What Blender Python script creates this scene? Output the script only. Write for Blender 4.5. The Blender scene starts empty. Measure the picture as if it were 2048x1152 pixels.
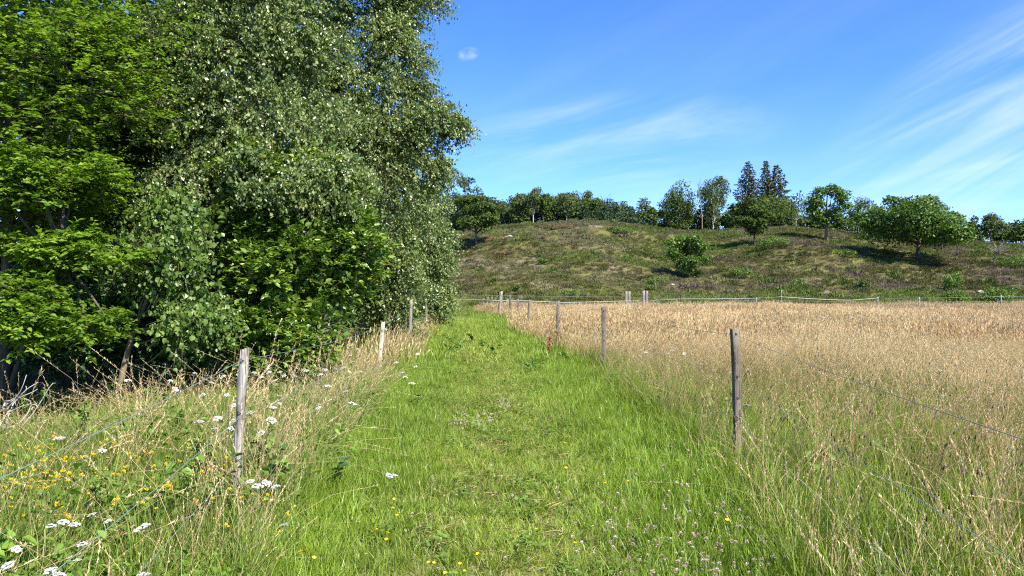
import bpy, math
import numpy as np
from mathutils import Vector

R = math.radians
sc = bpy.context.scene
COL = sc.collection
rng = np.random.default_rng(7)

# ------------------------------------------------------------------ camera
CH, F = 1.55, 1536.0            # eye height, focal length in photo pixels
cam_d = bpy.data.cameras.new('camera')
cam_d.lens = 27.0; cam_d.sensor_width = 36.0
cam_d.clip_start = 0.05; cam_d.clip_end = 6000
cam = bpy.data.objects.new('camera', cam_d); COL.objects.link(cam)
cam.location = (0, 0, CH); cam.rotation_euler = (R(90), 0, 0)
sc.camera = cam

# ------------------------------------------------------------------ light
SUN_EL, SUN_AZ = R(48), R(137)      # azimuth clockwise from +Y (the view direction)
w = bpy.data.worlds.new('World'); sc.world = w; w.use_nodes = True
nt = w.node_tree; nt.nodes.clear()
def nd(nt, t, **k):
    n = nt.nodes.new(t)
    for a, b in k.items(): setattr(n, a, b)
    return n
def ln(nt, a, b): nt.links.new(a, b)
def mth(nt, op, a, b=None, c=None, clamp=False):
    n = nd(nt, 'ShaderNodeMath', operation=op); n.use_clamp = clamp
    for i, v in enumerate((a, b, c)):
        if v is None: continue
        if isinstance(v, (int, float)): n.inputs[i].default_value = v
        else: ln(nt, v, n.inputs[i])
    return n.outputs[0]
def mapr(nt, v, a, b, c=0.0, d=1.0, smooth=True):
    n = nd(nt, 'ShaderNodeMapRange', interpolation_type='SMOOTHSTEP' if smooth else 'LINEAR')
    ln(nt, v, n.inputs[0])
    for i, x in enumerate((a, b, c, d)): n.inputs[i + 1].default_value = x
    return n.outputs[0]
def mixc(nt, fac, a, b, mode='MIX'):
    n = nd(nt, 'ShaderNodeMix', data_type='RGBA', blend_type=mode)
    for s, v in ((n.inputs[0], fac), (n.inputs[6], a), (n.inputs[7], b)):
        if isinstance(v, (int, float)): s.default_value = v
        elif isinstance(v, (tuple, list)): s.default_value = (*v[:3], 1)
        else: ln(nt, v, s)
    return n.outputs[2]

sky = nd(nt, 'ShaderNodeTexSky', sky_type='NISHITA')
sky.sun_disc = False; sky.sun_elevation = SUN_EL; sky.sun_rotation = SUN_AZ
sky.air_density = 0.8; sky.dust_density = 0.0; sky.ozone_density = 5.0; sky.altitude = 50
hs = nd(nt, 'ShaderNodeHueSaturation'); hs.inputs['Saturation'].default_value = 1.16; hs.inputs['Value'].default_value = 1.0
ln(nt, sky.outputs[0], hs.inputs['Color'])
# cirrus: noise over (azimuth, elevation) of the sky direction
tc = nd(nt, 'ShaderNodeTexCoord'); sp = nd(nt, 'ShaderNodeSeparateXYZ'); ln(nt, tc.outputs['Generated'], sp.inputs[0])
yy = mth(nt, 'MAXIMUM', sp.outputs[1], 0.05)
U = mth(nt, 'DIVIDE', sp.outputs[0], yy); V = mth(nt, 'DIVIDE', sp.outputs[2], yy)
def cirrus(ang, su, sv, off, lo, hi, detail=11, dist=0.8):
    ca, sa = math.cos(ang), math.sin(ang)
    a = mth(nt, 'ADD', mth(nt, 'MULTIPLY', U, ca), mth(nt, 'MULTIPLY', V, sa))
    b = mth(nt, 'ADD', mth(nt, 'MULTIPLY', U, -sa), mth(nt, 'MULTIPLY', V, ca))
    c = nd(nt, 'ShaderNodeCombineXYZ'); ln(nt, mth(nt, 'MULTIPLY', a, su), c.inputs[0]); ln(nt, mth(nt, 'MULTIPLY', b, sv), c.inputs[1]); c.inputs[2].default_value = off
    n = nd(nt, 'ShaderNodeTexNoise'); n.inputs['Scale'].default_value = 1.0; n.inputs['Detail'].default_value = detail
    n.inputs['Roughness'].default_value = 0.62; n.inputs['Distortion'].default_value = dist
    ln(nt, c.outputs[0], n.inputs['Vector'])
    return mapr(nt, n.outputs[0], lo, hi)
def blob(u0, v0, ru, rv, ang=0.0):
    ca, sa = math.cos(ang), math.sin(ang)
    du = mth(nt, 'SUBTRACT', U, u0); dv = mth(nt, 'SUBTRACT', V, v0)
    a = mth(nt, 'DIVIDE', mth(nt, 'ADD', mth(nt, 'MULTIPLY', du, ca), mth(nt, 'MULTIPLY', dv, sa)), ru)
    b = mth(nt, 'DIVIDE', mth(nt, 'ADD', mth(nt, 'MULTIPLY', du, -sa), mth(nt, 'MULTIPLY', dv, ca)), rv)
    r = mth(nt, 'ADD', mth(nt, 'MULTIPLY', a, a), mth(nt, 'MULTIPLY', b, b))
    return mapr(nt, r, 0.0, 1.0, 1.0, 0.0)
c1 = mth(nt, 'MULTIPLY', cirrus(R(12), 2.6, 14, 3.1, .40, .72), blob(.13, .19, .26, .075, R(4)))
c2 = mth(nt, 'MULTIPLY', cirrus(R(27), 2.2, 13, 8.4, .34, .82), blob(.66, .25, .40, .13, R(33)))
c3 = mth(nt, 'MULTIPLY', cirrus(R(10), 2.4, 15, 5.5, .42, .85), blob(.45, .13, .55, .10, R(8)))
c4 = mth(nt, 'MULTIPLY', cirrus(R(0), 28, 40, 1.7, .30, .75, 4, .3), blob(-.057, .305, .017, .010, R(8)))
c5 = mth(nt, 'MULTIPLY', cirrus(R(20), 1.2, 4, 12.3, .35, .9), 0.14)
cl = mth(nt, 'ADD', mth(nt, 'ADD', mth(nt, 'MULTIPLY', c1, .6), mth(nt, 'MULTIPLY', c2, .95)), mth(nt, 'ADD', mth(nt, 'MULTIPLY', c3, .45), mth(nt, 'ADD', mth(nt, 'MULTIPLY', c4, 1.0), c5)))
cl = mth(nt, 'MULTIPLY', mth(nt, 'MINIMUM', cl, 1.0), 0.62)
blue = mixc(nt, 1.0, hs.outputs[0], (.76, .83, 1.05), 'MULTIPLY')
skyc = mixc(nt, cl, blue, (4.2, 4.7, 5.5))
bg = nd(nt, 'ShaderNodeBackground'); bg.inputs['Strength'].default_value = 0.125
ln(nt, skyc, bg.inputs[0]); wo = nd(nt, 'ShaderNodeOutputWorld'); ln(nt, bg.outputs[0], wo.inputs[0])

sd = bpy.data.lights.new('sun', 'SUN'); sd.energy = 5.0; sd.angle = R(0.53); sd.color = (1.0, 0.95, 0.86)
sun = bpy.data.objects.new('sun', sd); COL.objects.link(sun)
sv = Vector((math.cos(SUN_EL) * math.sin(SUN_AZ), math.cos(SUN_EL) * math.cos(SUN_AZ), math.sin(SUN_EL)))
sun.rotation_euler = sv.to_track_quat('Z', 'Y').to_euler(); sun.location = (20, -10, 30)
sc.view_settings.view_transform = 'Standard'; sc.view_settings.look = 'None'
sc.view_settings.exposure = 1.12; sc.view_settings.gamma = 1.0; sc.view_settings.use_curve_mapping = False
cy = sc.cycles
cy.max_bounces = 6; cy.diffuse_bounces = 3; cy.glossy_bounces = 2; cy.transmission_bounces = 4; cy.transparent_max_bounces = 6
cy.use_denoising = False
cy.filter_width = 1.15
cy.caustics_reflective = False; cy.caustics_refractive = False

# ------------------------------------------------------------------ helpers
def tag(o, label=None, cat=None, group=None, kind=None):
    if label: o['label'] = label
    if cat: o['category'] = cat
    if group: o['group'] = group
    if kind: o['kind'] = kind
    return o
def empty(name, loc, label, cat, group=None):
    o = bpy.data.objects.new(name, None); COL.objects.link(o); o.location = loc
    o.empty_display_size = .1
    return tag(o, label, cat, group)
class MB:
    def __init__(s): s.V = []; s.F = []; s.A = []; s.n = 0
    def add(s, V, faces, tint=None):
        V = np.asarray(V, np.float32).reshape(-1, 3)
        for f in (faces if isinstance(faces, list) else [faces]):
            s.F.append(np.asarray(f, np.int32) + s.n)
        s.V.append(V); s.A.append(np.full(len(V), .5, np.float32) if tint is None else np.broadcast_to(np.asarray(tint, np.float32), (len(V),)))
        s.n += len(V); return s
    def mesh(s, name, mats, smooth=False):
        me = bpy.data.meshes.new(name)
        V = np.concatenate(s.V); A = np.concatenate(s.A)
        me.vertices.add(len(V)); me.vertices.foreach_set('co', V.ravel())
        li = np.concatenate([f.ravel() for f in s.F]); tot = np.concatenate([np.full(len(f), f.shape[1], np.int32) for f in s.F])
        st = np.concatenate([[0], np.cumsum(tot)[:-1]]).astype(np.int32)
        me.loops.add(len(li)); me.loops.foreach_set('vertex_index', li)
        me.polygons.add(len(tot)); me.polygons.foreach_set('loop_start', st); me.polygons.foreach_set('loop_total', tot)
        if smooth: me.polygons.foreach_set('use_smooth', np.ones(len(tot), bool))
        a = me.attributes.new('tint', 'FLOAT', 'POINT'); a.data.foreach_set('value', np.ascontiguousarray(A, np.float32))
        me.update(calc_edges=True); me.validate()
        for m in (mats if isinstance(mats, (list, tuple)) else [mats]): me.materials.append(m)
        return me
    def build(s, name, mat, parent=None, smooth=False, link=True):
        o = bpy.data.objects.new(name, s.mesh(name, mat, smooth))
        if link: COL.objects.link(o)
        if parent is not None: o.parent = parent
        return o
def unit(v): return v / np.maximum(np.linalg.norm(v, axis=-1, keepdims=True), 1e-9)
def rvec(n, r=rng): return unit(r.normal(size=(n, 3)))
def tube(P, rad, sides=6, cap=True):
    P = np.asarray(P, float); n = len(P); rad = np.broadcast_to(np.asarray(rad, float), (n,))
    T = unit(np.gradient(P, axis=0)); ref = np.array([1.0, 0, 0]) if abs(T[0, 0]) < .8 else np.array([0, 1.0, 0])
    A = unit(np.cross(T, ref)); B = np.cross(T, A)
    a = np.linspace(0, 2 * np.pi, sides, endpoint=False)
    V = (P[:, None] + rad[:, None, None] * (np.cos(a)[None, :, None] * A[:, None] + np.sin(a)[None, :, None] * B[:, None])).reshape(-1, 3)
    i = np.arange(n - 1)[:, None] * sides; j = np.arange(sides)[None]; k = (j + 1) % sides
    Q = np.stack([i + j, i + k, i + sides + k, i + sides + j], -1).reshape(-1, 4)
    Fs = [Q]
    if cap: Fs.append(np.array([np.arange(sides) + (n - 1) * sides])); Fs.append(np.array([np.arange(sides)[::-1]]))
    return V, Fs
def curve(pts, n=8):
    """smooth interpolation through pts"""
    pts = np.asarray(pts, float); t = np.linspace(0, 1, len(pts)); s = np.linspace(0, 1, n)
    if len(pts) < 3: return np.stack([np.interp(s, t, pts[:, k]) for k in range(3)], 1)
    out = np.stack([np.interp(s, t, pts[:, k]) for k in range(3)], 1)
    for _ in range(2): out[1:-1] = (out[:-2] + 2 * out[1:-1] + out[2:]) / 4
    return out
def leaf_geo(P, D, N, L, W, hexa=False, fold=.25, curl=.12):
    n = len(P); D = unit(D); S = unit(np.cross(D, N)); N = np.cross(S, D)
    L = np.broadcast_to(L, (n,))[:, None]; W = np.broadcast_to(W, (n,))[:, None]
    if hexa:
        v = [P, P + .28 * L * D + .5 * W * S + fold * .5 * W * N, P + .66 * L * D + .42 * W * S + (fold * .42 * W - curl * .4 * L) * N, P + L * D - curl * L * N,
             P + .66 * L * D - .42 * W * S + (fold * .42 * W - curl * .4 * L) * N, P + .28 * L * D - .5 * W * S + fold * .5 * W * N]
        V = np.stack(v, 1).reshape(-1, 3); b = np.arange(n)[:, None] * 6
        return V, np.concatenate([b + np.array([[0, 1, 2, 3]]), b + np.array([[0, 3, 4, 5]])]), 6
    v = [P, P + .45 * L * D + .5 * W * S + fold * .5 * W * N, P + L * D - curl * L * N, P + .45 * L * D - .5 * W * S + fold * .5 * W * N]
    V = np.stack(v, 1).reshape(-1, 3); b = np.arange(n)[:, None] * 4
    return V, np.concatenate([b + np.array([[0, 1, 2]]), b + np.array([[0, 2, 3]])]), 4
def vnoise(x, y, seed=0):
    x = np.asarray(x, float); y = np.asarray(y, float)
    xi = np.floor(x).astype(np.int64); yi = np.floor(y).astype(np.int64); fx = x - xi; fy = y - yi
    fx = fx * fx * (3 - 2 * fx); fy = fy * fy * (3 - 2 * fy)
    def h(a, b):
        n = (a * 374761393 + b * 668265263 + seed * 1442695041) & 0x7fffffff
        n = ((n ^ (n >> 13)) * 1274126177) & 0x7fffffff
        return ((n ^ (n >> 16)) & 0xffff) / 65535.0
    return (h(xi, yi) * (1 - fx) + h(xi + 1, yi) * fx) * (1 - fy) + (h(xi, yi + 1) * (1 - fx) + h(xi + 1, yi + 1) * fx) * fy
def fbm(x, y, seed=0, o=3):
    s = 0; a = .5; t = 0
    for k in range(o): s = s + a * vnoise(x * 2 ** k, y * 2 ** k, seed + k); t += a; a *= .5
    return s / t
def sstep(t): t = np.clip(t, 0, 1); return t * t * (3 - 2 * t)

# ------------------------------------------------------------------ terrain shape
PX = np.array([-3000, 300, 700, 900, 960, 1060, 1150, 1250, 1330, 1420, 1480, 1570, 1650, 1750, 1850, 1950, 2048, 2300, 5000])
PY = np.array([522, 494, 477, 472, 463, 455, 445, 452, 465, 468, 464, 458, 466, 473, 482, 488, 495, 505, 530])
DX = np.array([-3000, 900, 1060, 1150, 1260, 1340, 1480, 1570, 1700, 2048, 5000]); DD = np.array([118, 112, 104, 102, 106, 122, 116, 110, 112, 112, 112])
def gz(x, y):
    x = np.asarray(x, float); y = np.asarray(y, float)
    px = 1024 + F * x / np.maximum(y, 8.0)
    pyc = sum(np.interp(px + o, PX, PY) for o in (-40, -20, 0, 20, 40)) / 5; dc = sum(np.interp(px + o, DX, DD) for o in (-80, -40, 0, 40, 80)) / 5
    zc = CH + (576 - pyc) * dc / F
    y0 = 55.0
    t = np.clip((y - y0) / (dc - y0), 0, 1)
    s = .55 * sstep(t) + .45 * np.sin(t * np.pi / 2)
    hill = zc * s * (1 - .0) - np.clip(y - dc, 0, 60) * .02
    hump = (fbm(x / 8, y / 8, 3, 3) - .5) * 2.3 * sstep((y - 58) / 25) * (1 - .95 * sstep((y - 88) / 14))
    near = (fbm(x / 1.7, y / 1.7, 11, 2) - .5) * .06 + (fbm(x / 9, y / 9, 21, 2) - .5) * .12 * sstep((np.hypot(x, y) - 2) / 8)
    return near + hill + hump
def at(px, d, py=None):
    x = (px - 1024) / F * d
    return np.array([x, d, float(gz(x, d)) if py is None else CH - (py - 576) * d / F])
LFY = np.array([-6, -1, 5, 13, 19.5, 27, 36, 60]); LFX = np.array([-.3, -.92, -1.74, -2.26, -2.6, -3.0, -4.2, -9])
RFY = np.array([-6, -1, 6.5, 13.8, 19, 24, 30, 36, 40, 60]); RFX = np.array([.8, 1.19, 1.9, 1.65, 1.13, .52, .23, -.1, -.65, -4])
xl = lambda y: np.interp(y, LFY, LFX)
xr = lambda y: np.interp(y, RFY, RFX)
# front of the wood (x of its edge for each y)
HDY = np.array([-6, 6, 8.6, 9.8, 11, 14, 20, 28, 34, 60]); HDX = np.array([-9, -9, -7.0, -4.6, -3.9, -3.7, -3.5, -3.3, -3.9, -14])
xh = lambda y: np.interp(y, HDY, HDX)

# ------------------------------------------------------------------ materials
def newmat(name):
    m = bpy.data.materials.new(name); m.use_nodes = True; t = m.node_tree; t.nodes.clear()
    return m, t, nd(t, 'ShaderNodeOutputMaterial')
def attr(t, name, kind='GEOMETRY'):
    n = nd(t, 'ShaderNodeAttribute'); n.attribute_name = name; n.attribute_type = kind; return n
def ramp(t, fac, stops):
    n = nd(t, 'ShaderNodeValToRGB'); e = n.color_ramp.elements
    while len(e) < len(stops): e.new(.5)
    for k, (p, c) in enumerate(stops): e[k].position = p; e[k].color = (*c, 1)
    ln(t, fac, n.inputs[0]); return n.outputs[0]
def leaf_mat(name, stops, trans=.35, rough=.45, spec=.5, inst=False, tcol=(1.25, 1.35, .55), gain=1.0):
    stops = [(p_, tuple(min(.9, q_ * gain) for q_ in c_)) for p_, c_ in stops]
    m, t, out = newmat(name)
    c = ramp(t, attr(t, 'tint').outputs['Fac'], stops)
    if inst:                                   # colour carried by each scattered plant
        a = attr(t, 'col', 'INSTANCER'); c = mixc(t, 1.0, c, a.outputs['Color'], 'MULTIPLY')
    p = nd(t, 'ShaderNodeBsdfPrincipled'); ln(t, c, p.inputs['Base Color']); p.inputs['Roughness'].default_value = rough
    p.inputs['Specular IOR Level'].default_value = spec
    if trans > 0:
        tr = nd(t, 'ShaderNodeBsdfTranslucent'); ln(t, mixc(t, 1.0, c, tcol, 'MULTIPLY'), tr.inputs[0])
        mx = nd(t, 'ShaderNodeMixShader'); mx.inputs[0].default_value = trans
        ln(t, p.outputs[0], mx.inputs[1]); ln(t, tr.outputs[0], mx.inputs[2]); ln(t, mx.outputs[0], out.inputs[0])
    else: ln(t, p.outputs[0], out.inputs[0])
    return m
def noise_mat(name, stops, scale=(6, 6, 6), detail=6, rough=.85, bump=.3, spec=.2, bscale=1.0, coord='Object'):
    m, t, out = newmat(name)
    tc = nd(t, 'ShaderNodeTexCoord'); mp = nd(t, 'ShaderNodeMapping'); mp.inputs['Scale'].default_value = scale; ln(t, tc.outputs[coord], mp.inputs[0])
    n = nd(t, 'ShaderNodeTexNoise'); n.inputs['Scale'].default_value = 1; n.inputs['Detail'].default_value = detail; n.inputs['Roughness'].default_value = .65
    ln(t, mp.outputs[0], n.inputs['Vector'])
    c = ramp(t, n.outputs[0], stops)
    p = nd(t, 'ShaderNodeBsdfPrincipled'); ln(t, c, p.inputs['Base Color']); p.inputs['Roughness'].default_value = rough; p.inputs['Specular IOR Level'].default_value = spec
    b = nd(t, 'ShaderNodeBump'); b.inputs['Strength'].default_value = bump; b.inputs['Distance'].default_value = .01 * bscale; ln(t, n.outputs[0], b.inputs['Height']); ln(t, b.outputs[0], p.inputs['Normal'])
    ln(t, p.outputs[0], out.inputs[0]); return m
def plain(name, c, rough=.6, spec=.4, metal=0, trans=0):
    m, t, out = newmat(name); p = nd(t, 'ShaderNodeBsdfPrincipled'); p.inputs['Base Color'].default_value = (*c, 1)
    p.inputs['Roughness'].default_value = rough; p.inputs['Specular IOR Level'].default_value = spec; p.inputs['Metallic'].default_value = metal
    if trans:
        tr = nd(t, 'ShaderNodeBsdfTranslucent'); tr.inputs[0].default_value = (*c, 1); mx = nd(t, 'ShaderNodeMixShader'); mx.inputs[0].default_value = trans
        ln(t, p.outputs[0], mx.inputs[1]); ln(t, tr.outputs[0], mx.inputs[2]); ln(t, mx.outputs[0], out.inputs[0])
    else: ln(t, p.outputs[0], out.inputs[0])
    return m
M = {}
# near trees
M['hornbeam'] = leaf_mat('hornbeam_leaf', [(0, (.07, .13, .012)), (.5, (.13, .215, .018)), (1, (.21, .31, .03))], .42, .38, .5, gain=1.17)
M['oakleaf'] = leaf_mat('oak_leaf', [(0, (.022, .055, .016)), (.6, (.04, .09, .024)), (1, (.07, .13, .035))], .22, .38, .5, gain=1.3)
M['birch'] = leaf_mat('birch_leaf', [(0, (.062, .098, .022)), (.5, (.118, .168, .042)), (.93, (.21, .26, .085)), (1, (.32, .30, .08))], .32, .36, .7, gain=1.3)
M['willow'] = leaf_mat('willow_leaf', [(0, (.06, .105, .014)), (.5, (.11, .185, .024)), (.9, (.19, .27, .04)), (1, (.30, .32, .05))], .36, .36, .6, gain=1.25)
M['sapling'] = leaf_mat('sapling_leaf', [(0, (.055, .10, .015)), (.6, (.105, .17, .028)), (1, (.17, .24, .05))], .30, .40, .5, gain=1.25)
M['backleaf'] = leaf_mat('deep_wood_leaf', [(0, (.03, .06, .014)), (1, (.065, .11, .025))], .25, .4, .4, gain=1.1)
M['bramble'] = leaf_mat('bramble_leaf', [(0, (.06, .12, .02)), (.6, (.12, .22, .03)), (1, (.22, .34, .05))], .35, .42, .45)
M['darkweed'] = leaf_mat('dock_leaf', [(0, (.035, .09, .015)), (1, (.09, .19, .03))], .3, .42, .45)
# far trees
M['far_oak'] = leaf_mat('hill_oak_leaf', [(0, (.05, .10, .012)), (.5, (.085, .15, .018)), (1, (.15, .23, .03))], .28, .5, .35, gain=1.1)
M['far_dark'] = leaf_mat('hill_dark_leaf', [(0, (.036, .06, .011)), (1, (.08, .115, .022))], .25, .6, .15, gain=1.35)
M['far_birch'] = leaf_mat('hill_birch_leaf', [(0, (.052, .075, .024)), (1, (.10, .13, .042))], .25, .6, .15, gain=1.3)
M['far_spruce'] = leaf_mat('spruce_needle', [(0, (.042, .055, .018)), (.7, (.085, .09, .032)), (1, (.15, .125, .055))], .1, .6, .15)
M['far_pine'] = leaf_mat('pine_needle', [(0, (.03, .06, .022)), (1, (.065, .105, .04))], .1, .55, .3)
M['grey_twig'] = plain('grey_bush_twig', (.22, .19, .165), .8, .1)
M['bark'] = noise_mat('brown_bark', [(.3, (.045, .036, .027)), (.55, (.10, .083, .063)), (.8, (.18, .155, .12))], (18, 18, 5), bump=.6)
M['pale_bark'] = noise_mat('birch_bark', [(.32, (.08, .07, .06)), (.45, (.36, .33, .29)), (.8, (.60, .56, .50))], (5, 5, 14), bump=.3)
M['tan_bark'] = noise_mat('young_bark', [(.3, (.13, .10, .06)), (.7, (.30, .25, .17))], (14, 14, 4), bump=.4)
M['dead_wood'] = noise_mat('bleached_wood', [(.3, (.30, .27, .23)), (.7, (.58, .54, .47))], (20, 20, 4), bump=.4)
M['twig'] = plain('twig_bark', (.13, .095, .065), .7)
# grasses (tint: which blade)
M['grass'] = leaf_mat('green_blade', [(0, (.105, .165, .014)), (.45, (.172, .255, .026)), (.85, (.25, .335, .045)), (1, (.48, .44, .18))], .34, .42, .4, inst=True, gain=1.18)
M['rough'] = leaf_mat('rough_blade', [(0, (.095, .145, .02)), (.45, (.18, .225, .035)), (.7, (.30, .30, .08)), (1, (.52, .44, .21))], .38, .5, .35, inst=True, gain=1.08)
M['straw'] = leaf_mat('straw_stem', [(0, (.38, .33, .15)), (.5, (.59, .48, .26)), (.8, (.66, .52, .31)), (1, (.72, .59, .38))], .25, .55, .3, inst=True, tcol=(1.1, 1.05, .9))
M['clover'] = leaf_mat('clover_leaf', [(0, (.09, .16, .018)), (1, (.19, .29, .04))], .35, .6, .4, inst=True)
M['heather'] = leaf_mat('heather_sprig', [(0, (.78, .78, .78)), (1, (1.25, 1.25, 1.25))], .22, .7, .2, inst=True, tcol=(1, 1, 1))

def wood_post():
    m, t, out = newmat('weathered_post')
    tc = nd(t, 'ShaderNodeTexCoord'); oi = nd(t, 'ShaderNodeObjectInfo')
    add = nd(t, 'ShaderNodeVectorMath', operation='ADD'); ln(t, tc.outputs['Object'], add.inputs[0]); ln(t, oi.outputs['Random'], add.inputs[1])
    def nz(s, d, dist=0):
        mp = nd(t, 'ShaderNodeMapping'); mp.inputs['Scale'].default_value = s; ln(t, add.outputs[0], mp.inputs[0])
        n = nd(t, 'ShaderNodeTexNoise'); n.inputs['Scale'].default_value = 1; n.inputs['Detail'].default_value = d; n.inputs['Distortion'].default_value = dist; ln(t, mp.outputs[0], n.inputs['Vector']); return n.outputs[0]
    grain = nz((140, 140, 4), 5, .3); patch = nz((9, 9, 3.5), 4); crack = nz((55, 55, 1.6), 2)
    c = ramp(t, grain, [(.3, (.17, .15, .13)), (.55, (.36, .33, .29)), (.8, (.52, .48, .42))])
    c = mixc(t, mapr(t, patch, .5, .68), c, mixc(t, 1.0, c, (.55, .52, .50), 'MULTIPLY'))
    c = mixc(t, mapr(t, crack, .61, .66), c, (.06, .05, .045))
    c = mixc(t, mapr(t, nz((38, 38, 26), 3), .60, .68), c, (.40, .42, .31))
    a = attr(t, 'shade', 'OBJECT'); c = mixc(t, 1.0, c, a.outputs['Color'], 'MULTIPLY')
    p = nd(t, 'ShaderNodeBsdfPrincipled'); ln(t, c, p.inputs['Base Color']); p.inputs['Roughness'].default_value = .85; p.inputs['Specular IOR Level'].default_value = .2
    b = nd(t, 'ShaderNodeBump'); b.inputs['Strength'].default_value = .5; b.inputs['Distance'].default_value = .004; ln(t, grain, b.inputs['Height']); ln(t, b.outputs[0], p.inputs['Normal'])
    ln(t, p.outputs[0], out.inputs[0]); return m
M['post'] = wood_post()
M['wire'] = plain('polywire', (.17, .22, .21), .6, .3)
M['wire_grey'] = plain('grey_wire', (.19, .20, .18), .6, .3)
M['tape'] = plain('white_fence_tape', (.52, .52, .50), .5, .3, trans=.2)
M['black'] = plain('black_plastic', (.02, .02, .022), .45, .4)
M['rust'] = plain('rusty_staple', (.06, .035, .022), .7, .3)
M['galv'] = plain('grey_post', (.30, .31, .29), .6, .4)

# ------------------------------------------------------------------ ground
def ground():
    az = np.concatenate([np.linspace(-R(48), R(48), 200), np.linspace(R(52), R(308), 60)])
    rr = np.concatenate([[.0], np.geomspace(.5, 45, 70), np.linspace(46, 140, 100), np.geomspace(144, 2500, 26)])
    A, Q = np.meshgrid(az, rr); X = np.sin(A) * Q; Y = np.cos(A) * Q
    Z = gz(X, Y); V = np.stack([X, Y, Z], -1).reshape(-1, 3)
    na, nr = len(az), len(rr); i = np.arange(nr - 1)[:, None] * na; j = np.arange(na)[None]; k = (j + 1) % na
    Fq = np.stack([i + j, i + na + j, i + na + k, i + k], -1).reshape(-1, 4)
    m, t, out = newmat('soil_and_moss')
    ge = nd(t, 'ShaderNodeNewGeometry'); sp = nd(t, 'ShaderNodeSeparateXYZ'); ln(t, ge.outputs['Position'], sp.inputs[0])
    def nz(s, d=5):
        n = nd(t, 'ShaderNodeTexNoise'); n.inputs['Scale'].default_value = s; n.inputs['Detail'].default_value = d; ln(t, ge.outputs['Position'], n.inputs['Vector']); return n.outputs[0]
    fine = nz(14); big = nz(.16); mid = nz(.6)
    field = ramp(t, fine, [(.3, (.06, .07, .02)), (.5, (.13, .14, .04)), (.75, (.24, .21, .10))])
    heath = ramp(t, mid, [(.3, (.06, .05, .025)), (.5, (.11, .10, .035)), (.7, (.13, .14, .04))])
    heath = mixc(t, mapr(t, big, .56, .66), heath, ramp(t, nz(3), [(.3, (.13, .10, .07)), (.7, (.23, .185, .13))]))
    c = mixc(t, mapr(t, sp.outputs[1], 50, 58), field, heath)
    p = nd(t, 'ShaderNodeBsdfPrincipled'); ln(t, c, p.inputs['Base Color']); p.inputs['Roughness'].default_value = .95; p.inputs['Specular IOR Level'].default_value = .1
    ln(t, p.outputs[0], out.inputs[0])
    o = MB().add(V, Fq).build('ground', m, smooth=True)
    tag(o, 'soil under the grass rising to the heather hill', kind='structure')
ground()
def footpath():
    ys = np.linspace(-4, 40, 150); n = 9
    V = []
    for y in ys:
        a, b = xl(y) + .35, xr(y) - .35
        for k in range(n):
            x = a + (b - a) * k / (n - 1); V.append((x, y, float(gz(x, y)) + .006))
    i = np.arange(len(ys) - 1)[:, None] * n; j = np.arange(n - 1)[None]
    Fq = np.stack([i + j, i + j + 1, i + n + j + 1, i + n + j], -1).reshape(-1, 4)
    m = noise_mat('trodden_turf', [(.3, (.07, .085, .02)), (.5, (.15, .15, .045)), (.7, (.28, .23, .11))], (16, 16, 16), 6, .95, .4)
    tag(MB().add(np.array(V), Fq).build('footpath', m, smooth=True), 'mown grass footpath between the two wire fences', kind='structure')
footpath()

# ------------------------------------------------------------------ scatter of small plants (stuff)
def scatter(name, protos, P, rot, scl, idx, col, label):
    c = bpy.data.collections.new(name + '_kinds')
    for k, me in enumerate(protos):
        o = bpy.data.objects.new('%s_kind_%02d' % (name, k), me); c.objects.link(o)
    n = len(P); me = bpy.data.meshes.new(name)
    me.vertices.add(n); me.vertices.foreach_set('co', np.ascontiguousarray(P, np.float32).ravel())
    for nm, ty, key, arr in (('rot', 'FLOAT_VECTOR', 'vector', rot), ('scl', 'FLOAT_VECTOR', 'vector', scl), ('col', 'FLOAT_VECTOR', 'vector', col)):
        a = me.attributes.new(nm, ty, 'POINT'); a.data.foreach_set(key, np.ascontiguousarray(arr, np.float32).ravel())
    a = me.attributes.new('idx', 'INT', 'POINT'); a.data.foreach_set('value', np.ascontiguousarray(idx, np.int32))
    o = bpy.data.objects.new(name, me); COL.objects.link(o); tag(o, label, kind='stuff')
    g = bpy.data.node_groups.new(name + '_scatter', 'GeometryNodeTree')
    g.interface.new_socket('Geometry', in_out='INPUT', socket_type='NodeSocketGeometry'); g.interface.new_socket('Geometry', in_out='OUTPUT', socket_type='NodeSocketGeometry')
    gi = g.nodes.new('NodeGroupInput'); go = g.nodes.new('NodeGroupOutput'); ip = g.nodes.new('GeometryNodeInstanceOnPoints'); ci = g.nodes.new('GeometryNodeCollectionInfo')
    ci.inputs['Collection'].default_value = c; ci.inputs['Separate Children'].default_value = True; ci.inputs['Reset Children'].default_value = True
    def na(nm, ty):
        q = g.nodes.new('GeometryNodeInputNamedAttribute'); q.data_type = ty; q.inputs['Name'].default_value = nm; return q.outputs['Attribute']
    e = g.nodes.new('FunctionNodeEulerToRotation'); g.links.new(na('rot', 'FLOAT_VECTOR'), e.inputs[0])
    g.links.new(gi.outputs[0], ip.inputs['Points']); g.links.new(ci.outputs[0], ip.inputs['Instance']); ip.inputs['Pick Instance'].default_value = True
    g.links.new(na('idx', 'INT'), ip.inputs['Instance Index']); g.links.new(e.outputs[0], ip.inputs['Rotation']); g.links.new(na('scl', 'FLOAT_VECTOR'), ip.inputs['Scale'])
    g.links.new(ip.outputs[0], go.inputs[0])
    md = o.modifiers.new('scatter', 'NODES'); md.node_group = g
    return o
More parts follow.
